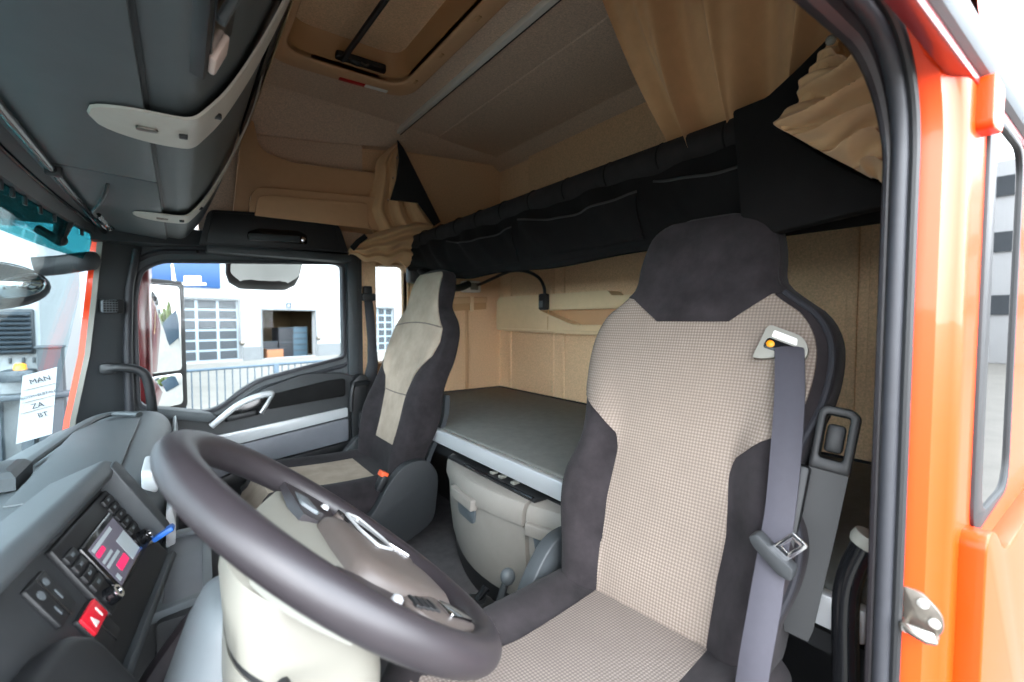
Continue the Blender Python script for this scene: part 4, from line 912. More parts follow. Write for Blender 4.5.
# ------------------------------------------------------------------ bunks and storage
lb_ = thing('lower_bunk', (1.3, 1.38, 0.0), 'grey padded lower bunk bed along the rear wall', 'bunk bed')
mb = MB(); mb.box((0.868, 0.24, 0.405), (1.735, 2.545, 0.484), 0.018, seg=3); mb.build('mattress', M['mattress'], lb_)
mb = MB(); mb.tube([(0.885, 2.538, 0.484), (1.73, 2.535, 0.484), (1.73, 0.26, 0.484)], 0.006, 8); mb.build('piping', M['piping'], lb_)
mb = MB(); mb.box((0.842, 0.24, 0.425), (0.868, 2.52, 0.482), 0.006); mb.build('front_rail', M['silver'], lb_)
mb = MB(); mb.box((0.868, 0.24, 0.37), (1.735, 2.545, 0.405), 0.0); mb.box((1.10, 0.24, 0.0), (1.735, 2.545, 0.37), 0.0); mb.build('bunk_base', M['black'], lb_)
# storage boxes under the bunk
def storage(y0, y1, label, xs0, xs1, bulge):
    t = thing('storage_box', (0.95, (y0 + y1) / 2, 0.0), label, 'storage box', 'storage boxes under the lower bunk')
    def outline(d):
        n = 10
        f = [(xs0 + (xs1 - xs0) * k / n - bulge * math.sin(PI * k / n) + d, y0 + (y1 - y0) * k / n) for k in range(n + 1)]
        return [(1.08, y0)] + f + [(1.08, y1)]
    def lo(zs):
        return [[(x + d if i not in (0, 12) else x, y, z) for i, (x, y) in enumerate(outline(0))] for z, d in zs]
    mb = MB(); mb.loft(lo([(0.075, 0.030), (0.10, 0.022), (0.20, 0.010), (0.325, 0.004)])); mb.build('drawer_front', M['box'], t)
    mb = MB(); mb.loft(lo([(0.325, -0.004), (0.335, -0.008), (0.375, -0.003), (0.392, 0.006), (0.400, 0.022)])); lid = mb.build('lid', M['box'], t)
    mb = MB(); mb.loft(lo([(0.0, 0.040), (0.078, 0.030)])); mb.build('plinth', M['black'], t)
    # handle: grip plate, and scoop coloured dark for the shade of its recess
    yc = y0 + (y1 - y0) * (0.52 if y1 > 1.2 else 0.80)
    k = (yc - y0) / (y1 - y0); xf = xs0 + (xs1 - xs0) * k - bulge * math.sin(PI * k)
    sl = (xs1 - xs0) / (y1 - y0) - bulge * PI / (y1 - y0) * math.cos(PI * k)
    F = frame((xf, yc, 0.30), (-sl, -1, 0), (0, 0, 1))
    mb = MB(); mb.prism(round_poly([(-0.085, 0.010), (0.085, 0.010), (0.085, 0.048), (-0.085, 0.048)], 0.008), 'Z', -0.006, 0.020, 0.006); mb.xform(F); h = mb.build('handle', M['box'], t)
    mb = MB(); mb.prism(round_poly([(-0.060, -0.045), (0.060, -0.045), (0.072, 0.010), (-0.072, 0.010)], 0.018), 'Z', -0.012, -0.002, 0.002); mb.xform(F); mb.build('handle_scoop', M['column_grey'], h)
    return t
storage(1.052, 1.605, 'grey bow-fronted storage box under the bunk, open to view between the seats', 0.80, 0.845, 0.055)
storage(0.62, 1.040, 'grey storage box under the bunk, half hidden behind the driver seat', 0.93, 0.805, 0.0)
tr_ = thing('slide_tray', (0.83, 1.3, 0.40), 'thin black slide tray between the bunk rail and the storage box', 'tray')
mb = MB(); mb.box((0.815, 1.02, 0.401), (0.95, 1.55, 0.412), 0.003); mb.build('tray_base', M['black'], tr_)
mb = MB(); mb.tube([(0.818, 1.03, 0.412), (0.812, 1.30, 0.413), (0.818, 1.42, 0.412)], 0.006, 8); mb.build('tray_edge', M['gloss_black'], tr_)
for y in (1.15, 1.22, 1.27): mb = MB(); mb.box((0.835, y, 0.411), (0.86, y + .018, 0.420), 0.002); mb.build('tray_clip', M['guide'], tr_)
# floor mat strips
fm = thing('floor_mat', (0.45, 1.4, 0.0), 'dark moulded floor mat between the two seats', 'floor mat')
mb = MB(); mb.prism(round_poly([(0.10, 1.02), (0.72, 1.06), (0.74, 1.70), (0.60, 1.76), (0.10, 1.76)], 0.03), 'Z', 0.001, 0.014, 0.005); mb.build('mat', M['floor'], fm)
for x in (0.34, 0.50, 0.66): mb = MB(); mb.box((x, 1.10, 0.010), (x + .035, 1.72, 0.024), 0.006); mb.build('rib', M['floor'], fm)
for y in (1.22, 1.48): mb = MB(); mb.box((0.14, y, 0.010), (0.68, y + .03, 0.022), 0.006); mb.build('rib', M['floor'], fm)
mb = MB(); mb.box((0.60, 1.62, 0.012), (0.68, 1.70, 0.034), 0.006); mb.build('clip', M['gloss_black'], fm)

# upper bunk with its black cover
ub = thing('upper_bunk', (1.4, 1.38, 1.15), 'upper bunk in a black fabric cover with pockets along its front', 'bunk bed')
mb = MB(); mb.tube([(1.045, 0.26, 1.350), (1.045, 1.0, 1.350), (1.045, 2.445, 1.344)], 0.042, 18); mb.build('front_tube', M['tube_cloth'], ub)
mb = MB()
rows = []
NY = 90
for i in range(13):
    s = i / 12; row = []
    for k in range(NY + 1):
        y = 0.25 + 2.20 * k / NY
        zb = 1.118 + 0.09 * sm(1.75, 2.42, y) + 0.006 * math.sin(y * 9) - 0.01 * sm(0.5, 0.25, y)
        z = 1.352 + (zb - 1.352) * s
        x = 1.028 - 0.022 * math.sin(PI * s) + 0.03 * s * s
        x += (0.012 * math.sin(y * 17 + 4 * s) + 0.008 * math.sin(y * 41 + 7 * s)) * math.sin(PI * min(1, s * 1.1))
        row.append((x, y, z))
    rows.append(row)
mb.shell(rows, (0.018, 0, 0)); ap = mb.build('apron', M['black_cloth'], ub, ang=1.2)
# underside running back to the wall
mb = MB(); rows = []
for i in range(7):
    s = i / 6; row = []
    for k in range(41):
        y = 0.25 + 2.20 * k / 40
        zb = 1.118 + 0.09 * sm(1.75, 2.42, y) + 0.006 * math.sin(y * 9) - 0.01 * sm(0.5, 0.25, y)
        row.append((1.05 + 0.68 * s, y, zb + (1.30 - zb) * s))
    rows.append(row)
mb.shell(rows, (0, 0, 0.02)); mb.build('underside', M['black_cloth'], ub, ang=1.2)
mb = MB(); mb.box((1.05, 0.25, 1.30), (1.735, 2.46, 1.362), 0.015); mb.build('mattress', M['black_cloth'], ub)
# pockets on the apron
for y0, y1 in ((1.40, 1.92), (0.82, 1.36), (0.30, 0.78)):
    mb = MB(); rows = []
    for i in range(9):
        s = i / 8; row = []
        for k in range(25):
            u = k / 24; y = y0 + (y1 - y0) * u
            ztop = 1.275 - 0.030 * math.sin(PI * u) + 0.02 * u
            z = ztop + (1.150 - ztop) * s
            ss = (1.352 - z) / 0.234
            x = 1.028 - 0.022 * math.sin(PI * ss) + 0.03 * ss * ss + (0.012 * math.sin(y * 17 + 4 * ss) + 0.008 * math.sin(y * 41 + 7 * ss)) * math.sin(PI * min(1, ss * 1.1))
            row.append((x - 0.006 - 0.022 * math.sin(PI * u) * (1 - s) ** 2, y, z))
        rows.append(row)
    edge_ = rows[0]
    mb.shell(rows, (0.004, 0, 0)); pk_ = mb.build('pocket', M['black_cloth'], ap, ang=1.2)
    mb = MB(); mb.tube(edge_, 0.0035, 6); mb.build('pocket_binding', M['dull_seam'], ap)
for k in range(12):
    mb = MB(); mb.tube([(1.045 + 0.0425 * math.cos(a), 0.40 + k * 0.18, 1.349 + 0.0425 * math.sin(a)) for a in frange(0.6, 3.9, 10)], 0.0022, 6); mb.build('tube_seam', M['black_cloth'], ub)
mb = MB(); mb.box((1.06, 2.44, 1.14), (1.30, 2.53, 1.24), 0.02); mb.tube(smooth_path([(1.10, 2.42, 1.22), (1.20, 2.40, 1.13), (1.34, 2.42, 1.12), (1.44, 2.45, 1.15)], 5), 0.022, 10); mb.build('hinge_bracket', M['black'], ub)

# shelf moulding on the rear wall
sh = thing('wall_shelf', (1.70, 1.7, 0.86), 'cream moulded shelf with a cut-out pocket on the rear wall', 'shelf')
mb = MB()
ol = round_poly([(0.90, 0.858), (2.47, 0.868), (2.465, 1.045), (2.44, 1.075), (1.52, 1.072), (1.49, 1.045), (0.90, 1.045)], [.01, .02, .02, .03, .02, .01, .01])
pkt = round_poly([(1.26, 0.905), (1.75, 0.905), (2.02, 0.985), (1.26, 0.985)], 0.018)
mb.prism(ol, 'X', 1.655, XB, 0.012, holes=[pkt], seg=3); mb.build('shelf_body', M['cream'], sh)
mb = MB(); mb.prism([(0.92, 0.870), (2.40, 0.878), (2.36, 0.862), (0.92, 0.850)], 'X', 1.64, 1.70, 0.004); mb.build('lower_lip', M['cream'], sh)
mb = MB(); mb.prism(off2(pkt, 0.012), 'X', 1.648, 1.662, 0.004, holes=[pkt]); mb.build('pocket_rim', M['cream'], sh)
mb = MB(); mb.prism(pkt, 'X', 1.715, 1.725, 0.0); mb.build('pocket_back', M['beige'], sh)
mb = MB(); mb.prism([(1.955, 0.875), (1.958, 0.875), (1.950, 1.072), (1.947, 1.072)], 'X', 1.653, 1.66, 0.0); mb.build('joint', M['tan'], sh)
# reading lamp
rl = thing('reading_lamp', (1.68, 1.95, 1.05), 'black flexible reading lamp bending down over the cream shelf', 'lamp')
mb = MB(); mb.tube(smooth_path([(1.52, 2.48, 1.150), (1.50, 2.40, 1.152), (1.52, 2.30, 1.178), (1.56, 2.18, 1.212), (1.60, 2.08, 1.205), (1.625, 2.00, 1.165), (1.635, 1.965, 1.11), (1.635, 1.96, 1.06)], 8), 0.009, 10); mb.build('gooseneck', M['black'], rl)
mb = MB(); mb.box((1.610, 1.932, 0.985), (1.650, 1.988, 1.075), 0.010); hd_ = mb.build('lamp_head', M['black'], rl)
mb = MB(); mb.box((1.604, 1.945, 1.00), (1.612, 1.975, 1.035), 0.003); mb.build('lens', M['column_grey'], hd_)
sw_ = thing('light_switch', (1.47, 2.52, 1.13), 'small white square switch box on the side wall under the upper bunk', 'switch')
mb = MB(); mb.box((1.44, 2.48, 1.105), (1.55, YR, 1.175), 0.010); mb.build('housing', M['white'], sw_)
mb = MB(); mb.box((1.47, 2.474, 1.118), (1.525, 2.484, 1.162), 0.004); mb.build('rocker', M['guide'], sw_)
wh = thing('wall_holder', (1.45, 2.53, 1.0), 'flat brown holder on the side wall below the white switch', 'holder')
mb = MB(); mb.prism(round_poly([(1.36, 0.985), (1.60, 1.00), (1.60, 1.075), (1.36, 1.065)], 0.012), 'Y', 2.50, YR, 0.010); mb.build('tray', M['tan'], wh)
mb = MB(); mb.prism(round_poly([(1.355, 1.030), (1.605, 1.043), (1.605, 1.08), (1.355, 1.07)], 0.010), 'Y', 2.492, 2.52, 0.006); mb.build('upper_edge', M['beige'], wh)
mb = MB(); mb.box((1.478, 2.487, 0.985), (1.50, 2.50, 1.078), 0.003); mb.build('clip', M['cream'], wh)

# ------------------------------------------------------------------ curtains
def drape(rows_fn, nu, nv, mt, nm, par, th=(0.003, 0, 0)):
    mb = MB(); mb.shell([[rows_fn(u / nu, v / nv) for u in range(nu + 1)] for v in range(nv + 1)], th)
    return mb.build(nm, mt, par, ang=1.3)
c1 = thing('curtain', (1.0, 0.7, 1.36), 'beige bunk curtain hanging in folds from the rail above the driver seat', 'curtain')
def f1(u, v):
    top = Vector((1.0, 0.985 + (0.20 - 0.985) * u, 1.94)); bot = Vector((1.060, 0.725 + (0.36 - 0.725) * u, 1.345))
    vv = v; p = top.lerp(bot, vv)
    p.y += 0.020 * math.sin(PI * vv) * (1 - u)
    a = 0.052 * (0.55 + 0.45 * vv)
    ph = 2 * PI * (3.6 * u + 0.14 * math.sin(5 * u) + 0.08 * vv)
    p.x += a * math.sin(ph) + 0.010 * math.sin(2.7 * ph + 3 * vv)
    p.y += 0.012 * math.cos(ph) * (0.4 + vv)
    return p
drape(f1, 120, 24, M['curtain'], 'curtain_cloth', c1)
for k in range(9): mb = MB(); mb.box((0.990, 0.24 + k * 0.085, 1.915), (1.008, 0.255 + k * 0.085, 1.95), 0.002); mb.build('hook', M['black'], c1)
c2 = thing('tied_curtain', (0.92, 0.33, 1.15), 'bunched beige curtain end tied at the pillar by the driver doorway', 'curtain', None)
Lc = [(0.9, 0.323, 1.404), (0.9, 0.339, 1.387), (0.9, 0.359, 1.363), (0.9, 0.373, 1.338), (0.9, 0.379, 1.312), (0.9, 0.41, 1.285), (0.9, 0.392, 1.265), (0.9, 0.37, 1.245), (0.9, 0.346, 1.223), (0.9, 0.32, 1.2), (0.9, 0.295, 1.179), (0.9, 0.273, 1.159)]
Rc = [(0.84, 0.299, 1.349), (0.84, 0.28, 1.316), (0.84, 0.26, 1.322), (0.84, 0.24, 1.293), (0.84, 0.237, 1.266), (0.84, 0.236, 1.243), (0.84, 0.236, 1.223), (0.84, 0.235, 1.206), (0.84, 0.235, 1.189), (0.84, 0.234, 1.168), (0.84, 0.234, 1.151), (0.84, 0.233, 1.134)]
Ls, Rs = smooth_path(Lc, 6), smooth_path(Rc, 6)
def f2(u, v):
    i = min(int(v * (len(Ls) - 1)), len(Ls) - 2); f = v * (len(Ls) - 1) - i
    l = Ls[i].lerp(Ls[i + 1], f); r = Rs[i].lerp(Rs[i + 1], f); p = l.lerp(r, u)
    ph = 2 * PI * (6.0 * v + 0.55 * u + 0.15 * math.sin(6 * u + 4 * v))
    p.x += -0.035 * math.sin(PI * v) * (0.5 + 0.5 * u) + 0.026 * math.sin(ph) * min(1, 0.25 + 1.3 * u) * min(1, 4 * v)
    p.x += 0.006 * math.sin(2.3 * ph + 4 * u)
    p.z += 0.006 * math.cos(ph) * u
    return p
drape(f2, 40, 90, M['curtain'], 'curtain_cloth', c2, (0.02, 0, 0))
# black tie band and lining behind the bunch
ln = [(0.531, 1.37), (0.46, 1.372), (0.406, 1.403), (0.351, 1.439), (0.338, 1.412), (0.384, 1.354), (0.421, 1.289), (0.335, 1.205), (0.262, 1.15), (0.254, 1.118), (0.3, 1.115), (0.398, 1.105), (0.503, 1.093)]
mb = MB(); mb.prism(ln, 'X', 0.95, 0.985, 0.008); mb.build('lining', M['black_cloth'], c2)
mb = MB(); mb.tube(smooth_path([(0.885, 0.316, 1.397), (0.885, 0.33, 1.371), (0.885, 0.344, 1.338), (0.885, 0.358, 1.311), (0.885, 0.378, 1.288), (0.885, 0.399, 1.274)], 4), 0.006, 8, flat=(1.6, .6)); mb.build('tie_edge', M['curtain'], c2)
for p in ((0.86, 0.317, 1.379), (0.86, 0.276, 1.341)): mb = MB(); mb.ball(p, 0.008, 10); mb.build('hook', M['guide'], c2)
c3 = thing('gathered_curtain', (0.95, 2.40, 1.24), 'beige curtain gathered and tied back above the passenger side window', 'curtain', None)
Lc = [(0.97, 2.4, 1.884), (0.897, 2.4, 1.816), (0.859, 2.4, 1.767), (0.853, 2.4, 1.704), (0.83, 2.4, 1.618), (0.798, 2.4, 1.551), (0.777, 2.4, 1.497), (0.796, 2.4, 1.428), (0.827, 2.4, 1.369), (0.864, 2.4, 1.315)]
Rc = [(0.981, 2.36, 1.843), (1.014, 2.36, 1.787), (1.042, 2.36, 1.718), (1.059, 2.36, 1.646), (1.082, 2.36, 1.585), (1.129, 2.36, 1.538), (1.159, 2.36, 1.498), (1.183, 2.36, 1.468), (1.189, 2.36, 1.446), (1.189, 2.36, 1.424)]
Ls3, Rs3 = smooth_path(Lc, 6), smooth_path(Rc, 6)
def f3(u, v):
    i = min(int(v * (len(Ls3) - 1)), len(Ls3) - 2); f = v * (len(Ls3) - 1) - i
    p = Ls3[i].lerp(Rs3[i] if f == 0 else Rs3[i].lerp(Rs3[i + 1], f), u) if False else Ls3[i].lerp(Ls3[i + 1], f).lerp(Rs3[i].lerp(Rs3[i + 1], f), u)
    ph = 2 * PI * (3.6 * u + 0.12 * math.sin(5 * v))
    p.y += (0.026 * math.sin(ph) + 0.008 * math.sin(2.3 * ph)) * (0.5 + 0.5 * v) - 0.02 * math.sin(PI * u)
    p.x += 0.010 * math.cos(ph) * v
    return p
drape(f3, 60, 40, M['curtain'], 'curtain_cloth', c3, (0, 0.004, 0))
Tl = [(0.687, 2.33, 1.271), (0.722, 2.33, 1.318), (0.772, 2.33, 1.353), (0.845, 2.33, 1.386), (0.942, 2.33, 1.423), (1.043, 2.33, 1.456), (1.138, 2.33, 1.457)]
Bl = [(0.692, 2.35, 1.254), (0.747, 2.35, 1.248), (0.808, 2.35, 1.233), (0.876, 2.35, 1.222), (0.937, 2.35, 1.237), (0.992, 2.35, 1.22), (1.021, 2.35, 1.243)]
Ts, Bs = smooth_path(Tl, 6), smooth_path(Bl, 6)
def f4(u, v):
    i = min(int(u * (len(Ts) - 1)), len(Ts) - 2); f = u * (len(Ts) - 1) - i
    p = Ts[i].lerp(Ts[i + 1], f).lerp(Bs[i].lerp(Bs[i + 1], f), v)
    ph = 2 * PI * (3.0 * v + 0.5 * u)
    p.y += 0.024 * math.sin(ph) * min(1, .3 + u) - 0.045 * math.sin(PI * v) * (0.4 + 0.6 * u)
    p.z += 0.010 * math.sin(2 * PI * 3 * u) * v
    return p
drape(f4, 50, 30, M['curtain'], 'tied_bundle', c3, (0, 0.02, 0))
lq = [(0.942, 1.866), (0.98, 1.823), (1.187, 1.474), (1.15, 1.448), (1.056, 1.559), (0.9, 1.552), (0.934, 1.66), (0.951, 1.766)]
mb = MB(); mb.prism(lq, 'Y', 2.32, 2.335, 0.003); lg = mb.build('lining', M['lining'], c3)
for p in [(0.934, 2.315, 1.769), (0.912, 2.315, 1.662), (0.883, 2.315, 1.546)]: mb = MB(); mb.lathe([(0.006, 0), (0.006, .004), (.003, .005)], p, (0, -1, 0), 12); mb.build('stud', M['chrome'], lg)
mb = MB(); mb.tube([(0.689, 2.29, 1.276), (0.719, 2.29, 1.313), (0.759, 2.29, 1.346)], 0.009, 8, flat=(1.5, .6)); mb.build('tie_strap', M['lining'], c3)

# driver-side rear grab handle at the bunk end
bh = thing('entry_handle', (0.84, 0.26, 0.2), 'glossy black tubular handle bending up at the bunk end by the doorway', 'grab handle', None)
mb = MB(); mb.tube(smooth_path([(0.8, 0.225, 0.615), (0.8, 0.232, 0.598), (0.8, 0.243, 0.566), (0.8, 0.251, 0.526), (0.8, 0.252, 0.471), (0.8, 0.249, 0.372)] + [(0.80, 0.250, 0.15), (0.80, 0.250, 0.0)], 8), 0.0175, 16); mb.build('tube', M['gloss_black'], bh)
mb = MB(); mb.lathe([(0.020, -0.008), (0.022, 0), (0.020, 0.010)], (0.8, 0.228, 0.61), (0.1, -0.35, 0.9), 18); mb.build('clamp', M['guide'], bh)
# ------------------------------------------------------------------ cab outside: doorway seal, red post, side wall
dseal = thing('door_seal', (0.72, 0.19, 0.3), 'black rubber seal running round the open driver doorway', 'seal')
sp_ = [(0.722, 0.187, -0.30), (0.722, 0.187, 0.60), (0.722, 0.187, 1.13)] + [(0.722 - 0.13 * (1 - math.cos(a)), 0.187, 1.13 + 0.13 * math.sin(a)) for a in frange(0.15, PI / 2, 8)] + [(0.45, 0.187, 1.262), (-0.30, 0.187, 1.262)]
mb = MB(); mb.tube(sp_, 0.0095, 14, flat=(1.2, 1.0)); mb.build('bulb', M['rubber'], dseal)
mb = MB(); mb.tube([(p[0] + (0.002 if i < 3 else .001), p[1] - 0.013, p[2] + (0 if i < 3 else .003)) for i, p in enumerate(sp_)], 0.006, 10); mb.build('outer_lip', M['black'], dseal)
mb = MB(); mb.tube([(p[0] + 0.004, p[1] + 0.012 + 0.0011 * max(0, i - 2), p[2] - 0.0004 * max(0, i - 2)) for i, p in enumerate(sp_)], [0.0065] * 3 + [0.0065 + 0.0009 * k for k in range(len(sp_) - 3)], 10); mb.build('inner_trim', M['wheel'], dseal)
# orange-red door post and side wall with the rear side window cut out
def side(x, z): return z
post = MB()
# jamb: cross-sections (x, y) lofted up the doorway and round its upper corner
prof_j = [(0.004, 0.186), (0.004, 0.172), (0.008, 0.162), (0.014, 0.152), (0.034, 0.146), (0.040, 0.141), (0.046, 0.1365), (0.056, 0.134), (0.066, 0.1335), (0.12, 0.1335), (0.12, 0.186)]
path_j = [((0.728, -0.6), 0.0), ((0.728, 0.2), 0.0), ((0.728, 0.7), 0.0), ((0.728, 1.13), 0.0)] + [((0.728 - 0.13 * (1 - math.cos(a)), 1.13 + 0.13 * math.sin(a)), a) for a in frange(0.12, PI / 2, 10)] + [((0.2, 1.26), PI / 2), ((-0.4, 1.26), PI / 2)]
rings = []
for (x, z), a in path_j:
    rings.append([(x + d * math.cos(a), y, z + d * math.sin(a)) for d, y in prof_j])
post.loft(rings)
dp = struct(post.build('trim_10', M['paint'], ang=0.7), 'glossy orange-red door post beside the open doorway', 'trim')
sw_hole = round_poly([(0.862, 0.635), (1.118, 0.650), (1.118, 1.206), (0.862, 1.210)], 0.045, 6)
sw_in = round_poly([(0.905, 0.655), (1.112, 0.657), (1.112, 1.200), (0.905, 1.200)], 0.05, 6)
mb = MB(); mb.prism([(0.84, -0.8), (2.05, -0.8), (2.05, 1.42), (0.84, 1.42)], 'Y', 0.1337, 0.19, 0.0, holes=[sw_hole])
mb.prism([(-0.4, 1.275), (2.05, 1.275), (2.05, 2.3), (-0.4, 2.3)], 'Y', 0.1335, 0.17, 0.0)
so = struct(mb.build('wall_left_outer', M['paint']), 'orange-red outer side of the cab behind the doorway', 'wall')
mb = MB(); mb.prism(off2(sw_hole, 0.004), 'Y', 0.129, 0.16, 0.003, holes=[sw_in])
w3 = struct(mb.build('window_3', M['black']), 'tall dark side window in the orange-red cab side', 'window')
mb = MB(); mb.prism(off2(sw_in, 0.002), 'Y', 0.1335, 0.140, 0.0); mb.build('pane', M['sideglass'], w3)
# raised corner block above the window and the shoulder of the side wall below it
mb = MB(); mb.prism(round_poly([(0.790, 1.160), (0.850, 1.165), (0.855, 1.222), (0.790, 1.226)], .012), 'Y', 0.118, 0.14, 0.008, seg=3); mb.build('corner_block', M['paint'], so)
mb = MB(); mb.prism(round_poly([(0.80, -0.8), (2.05, -0.8), (2.05, 0.60), (0.94, 0.60), (0.86, 0.655), (0.805, 0.66)], [0, 0, 0, .06, .05, .02]), 'Y', 0.108, 0.136, 0.014, seg=3); mb.build('lower_side_panel', M['paint'], so)
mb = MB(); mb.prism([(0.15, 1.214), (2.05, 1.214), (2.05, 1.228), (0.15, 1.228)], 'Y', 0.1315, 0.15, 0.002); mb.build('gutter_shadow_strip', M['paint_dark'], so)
gt = thing('roof_gutter', (1.1, 0.131, 1.23), 'silver grey gutter moulding running along the cab side above the doorway', 'gutter')
mb = MB(); mb.tube([(0.15, 0.131, 1.245), (1.2, 0.131, 1.245), (2.05, 0.131, 1.245)], 0.0145, 12, flat=(1.35, .9)); mb.build('moulding', M['column_grey'], gt)
# door striker on the post
stk = thing('door_striker', (0.74, 0.155, 0.58), 'metal door striker bolted to the orange-red post', 'door striker')
sf = frame((0.7375, 0.1535, 0.567), (0.10, -1, 0.0), (0, 0, 1))
mb = MB(); mb.prism(round_poly([(-0.020, -0.024), (0.012, -0.028), (0.022, -0.014), (0.020, 0.006), (0.0, 0.026), (-0.018, 0.028)], [.004, .008, .008, .01, .008, .004]), 'Z', -0.003, 0.003, 0.001); mb.xform(sf); pl = mb.build('back_plate', M['metal'], stk)
mb = MB(); mb.tube([(-0.014, -0.016, 0.002), (-0.014, -0.016, 0.018), (-0.006, -0.018, 0.022), (0.008, -0.022, 0.022), (0.014, -0.022, 0.018), (0.014, -0.022, 0.002)], 0.0042, 10); mb.xform(sf); mb.build('loop', M['metal'], stk)
mb = MB(); mb.box((-0.016, -0.023, 0.012), (0.015, -0.013, 0.022), 0.003); mb.xform(sf); mb.build('latch_bar', M['alu'], stk)
for x, y in ((0.002, 0.014), (0.013, -0.006)):
    mb = MB(); mb.lathe([(0.006, 0), (0.006, 0.004), (0.003, 0.005)], (x, y, 0.002), (0, 0, 1), 12); mb.xform(sf); mb.build('bolt', M['alu'], stk)

# ------------------------------------------------------------------ mirrors
mm = thing('side_mirror', (-0.06, 2.95, 0.45), 'tall truck side mirror with two glasses outside the passenger window', 'mirror')
Fm = frame((-0.066, 2.93, 0.80), (0.665, 0.747, 0), (0, 0, 1))
mb = MB(); mb.prism(round_poly([(-0.128, -0.345), (0.132, -0.345), (0.132, 0.335), (-0.128, 0.335)], 0.035, 6), 'Z', -0.06, 0.003, 0.006, seg=3); mb.xform(Fm); mb.build('mirror_housing', M['deep_black'], mm)
mb = MB(); mb.prism(round_poly([(-0.096, -0.135), (0.096, -0.135), (0.096, 0.305), (-0.096, 0.305)], 0.028, 6), 'Z', -0.002, 0.006, 0.001); mb.xform(Fm); mb.build('main_glass', M['mirror'], mm)
mb = MB(); mb.prism(round_poly([(-0.096, -0.315), (0.096, -0.315), (0.096, -0.150), (-0.096, -0.150)], 0.028, 6), 'Z', -0.002, 0.006, 0.001); mb.xform(Fm); mb.build('wide_angle_glass', M['mirror'], mm)
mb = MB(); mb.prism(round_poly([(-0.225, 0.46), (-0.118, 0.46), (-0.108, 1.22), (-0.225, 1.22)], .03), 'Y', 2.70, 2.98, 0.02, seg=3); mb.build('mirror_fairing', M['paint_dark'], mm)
mb = MB(); mb.tube([(-0.17, 2.58, 1.13), (-0.17, 2.80, 1.14)], 0.03, 10); mb.tube([(-0.17, 2.58, 0.55), (-0.17, 2.80, 0.52)], 0.03, 10); mb.build('mirror_arm', M['black'], mm)
km = thing('kerb_mirror', (0.37, 2.78, 1.2), 'wide kerb mirror hanging above the passenger window outside', 'mirror')
mb = MB(); rr = []
for s, w, zc, d in ((0, 0.112, 1.098, 0.05), (0.25, 0.160, 1.126, .07), (0.5, 0.176, 1.17, .08), (0.8, 0.178, 1.215, .08), (1.0, 0.178, 1.25, .07)):
    rr.append([(0.372 + w * math.copysign(abs(math.cos(2 * PI * k / 28)) ** .6, math.cos(2 * PI * k / 28)), 2.80 - 0.165 * s + d + .004 + d * math.sin(2 * PI * k / 28), zc) for k in range(28)])
mb.loft(rr); mb.build('mirror_housing', M['deep_black'], km)
mb = MB(); rows = []
for i in range(13):
    s = i / 12; z = 1.112 + 0.128 * s; w = 0.10 + 0.06 * sm(0, .5, s)
    rows.append([(0.372 + w * k / 10, 2.795 - 0.165 * s - 0.010 * (1 - (k / 10) ** 2), z) for k in range(-10, 11)])
mb.shell(rows, (0, 0.01, 0)); mb.build('mirror_glass', M['mirror'], km)
mb = MB(); mb.box((0.25, 2.60, 1.26), (0.50, 2.82, 1.29), 0.01); mb.build('bracket', M['black'], km)
fmr = thing('front_mirror', (-0.45, 2.3, 1.05), 'black front mirror on an arm outside the windscreen', 'mirror')
mb = MB(); mb.tube(smooth_path([(-0.255, 2.45, 1.165)] + [(-0.273, 2.33, 1.15), (-0.349, 2.33, 1.13), (-0.416, 2.33, 1.118)], 6), [0.028] * 19, 12, flat=(1.25, .8)); mb.build('arm', M['pillar'], fmr)
mb = MB(); rr = []
for k in range(24):
    pass
mb.ball((-0.520, 2.24, 1.045), (0.16, 0.07, 0.082), 28); mb.build('mirror_housing', M['black'], fmr)
mb = MB(); mb.ball((-0.515, 2.218, 1.052), (0.148, 0.058, 0.068), 28); mb.build('mirror_glass', M['mirror'], fmr)
cam_b = thing('camera_bracket', (-0.50, 2.15, 1.2), 'black bracket with a round sensor at the top of the windscreen', 'bracket')
mb = MB(); mb.tube([(-0.309, 2.1, 1.27), (-0.319, 2.1, 1.204)][0:2], 0.012, 10); mb.tube([(-0.281, 2.1, 1.261), (-0.307, 2.1, 1.199)], 0.010, 10); mb.tube([(-0.366, 2.1, 1.225), (-0.317, 2.1, 1.191)], 0.014, 12); mb.build('bracket_arm', M['black'], cam_b)
mb = MB(); mb.ball((-0.312, 2.1, 1.192), 0.020, 14); mb.build('joint', M['black'], cam_b)

# placard on the dashboard against the windscreen
pcd = thing('paper_placard', (-0.42, 2.22, 0.5), 'white printed placard standing in the far corner of the windscreen', 'placard')
a_, b_, c_, d_ = [(-0.455, 2.2, 0.516), (-0.368, 2.2, 0.538), (-0.348, 2.2, 0.768), (-0.431, 2.2, 0.743)]
a_, b_, c_, d_ = Vector(a_), Vector(b_), Vector(c_), Vector(d_)
mb = MB(); mb.shell([[a_, b_], [d_, c_]], (-0.001, 0.002, 0)); mb.build('sheet', M['paper'], pcd)
xd, yd = (b_ - a_), (d_ - a_)
def ptxt(s, u, v, size):
    o = a_ + xd * u + yd * v + Vector((0.0, -0.004, 0.0))
    text(s, size, frame(o, xd, yd), M['ink'], pcd, 'printed_line', 0.0003)
ptxt('MAN', 0.5, 0.88, 0.024); ptxt('ROTH+ELBTALE', 0.5, 0.66, 0.0125); ptxt('ZA', 0.5, 0.50, 0.024); ptxt('BT', 0.68, 0.34, 0.022)
mb = MB()
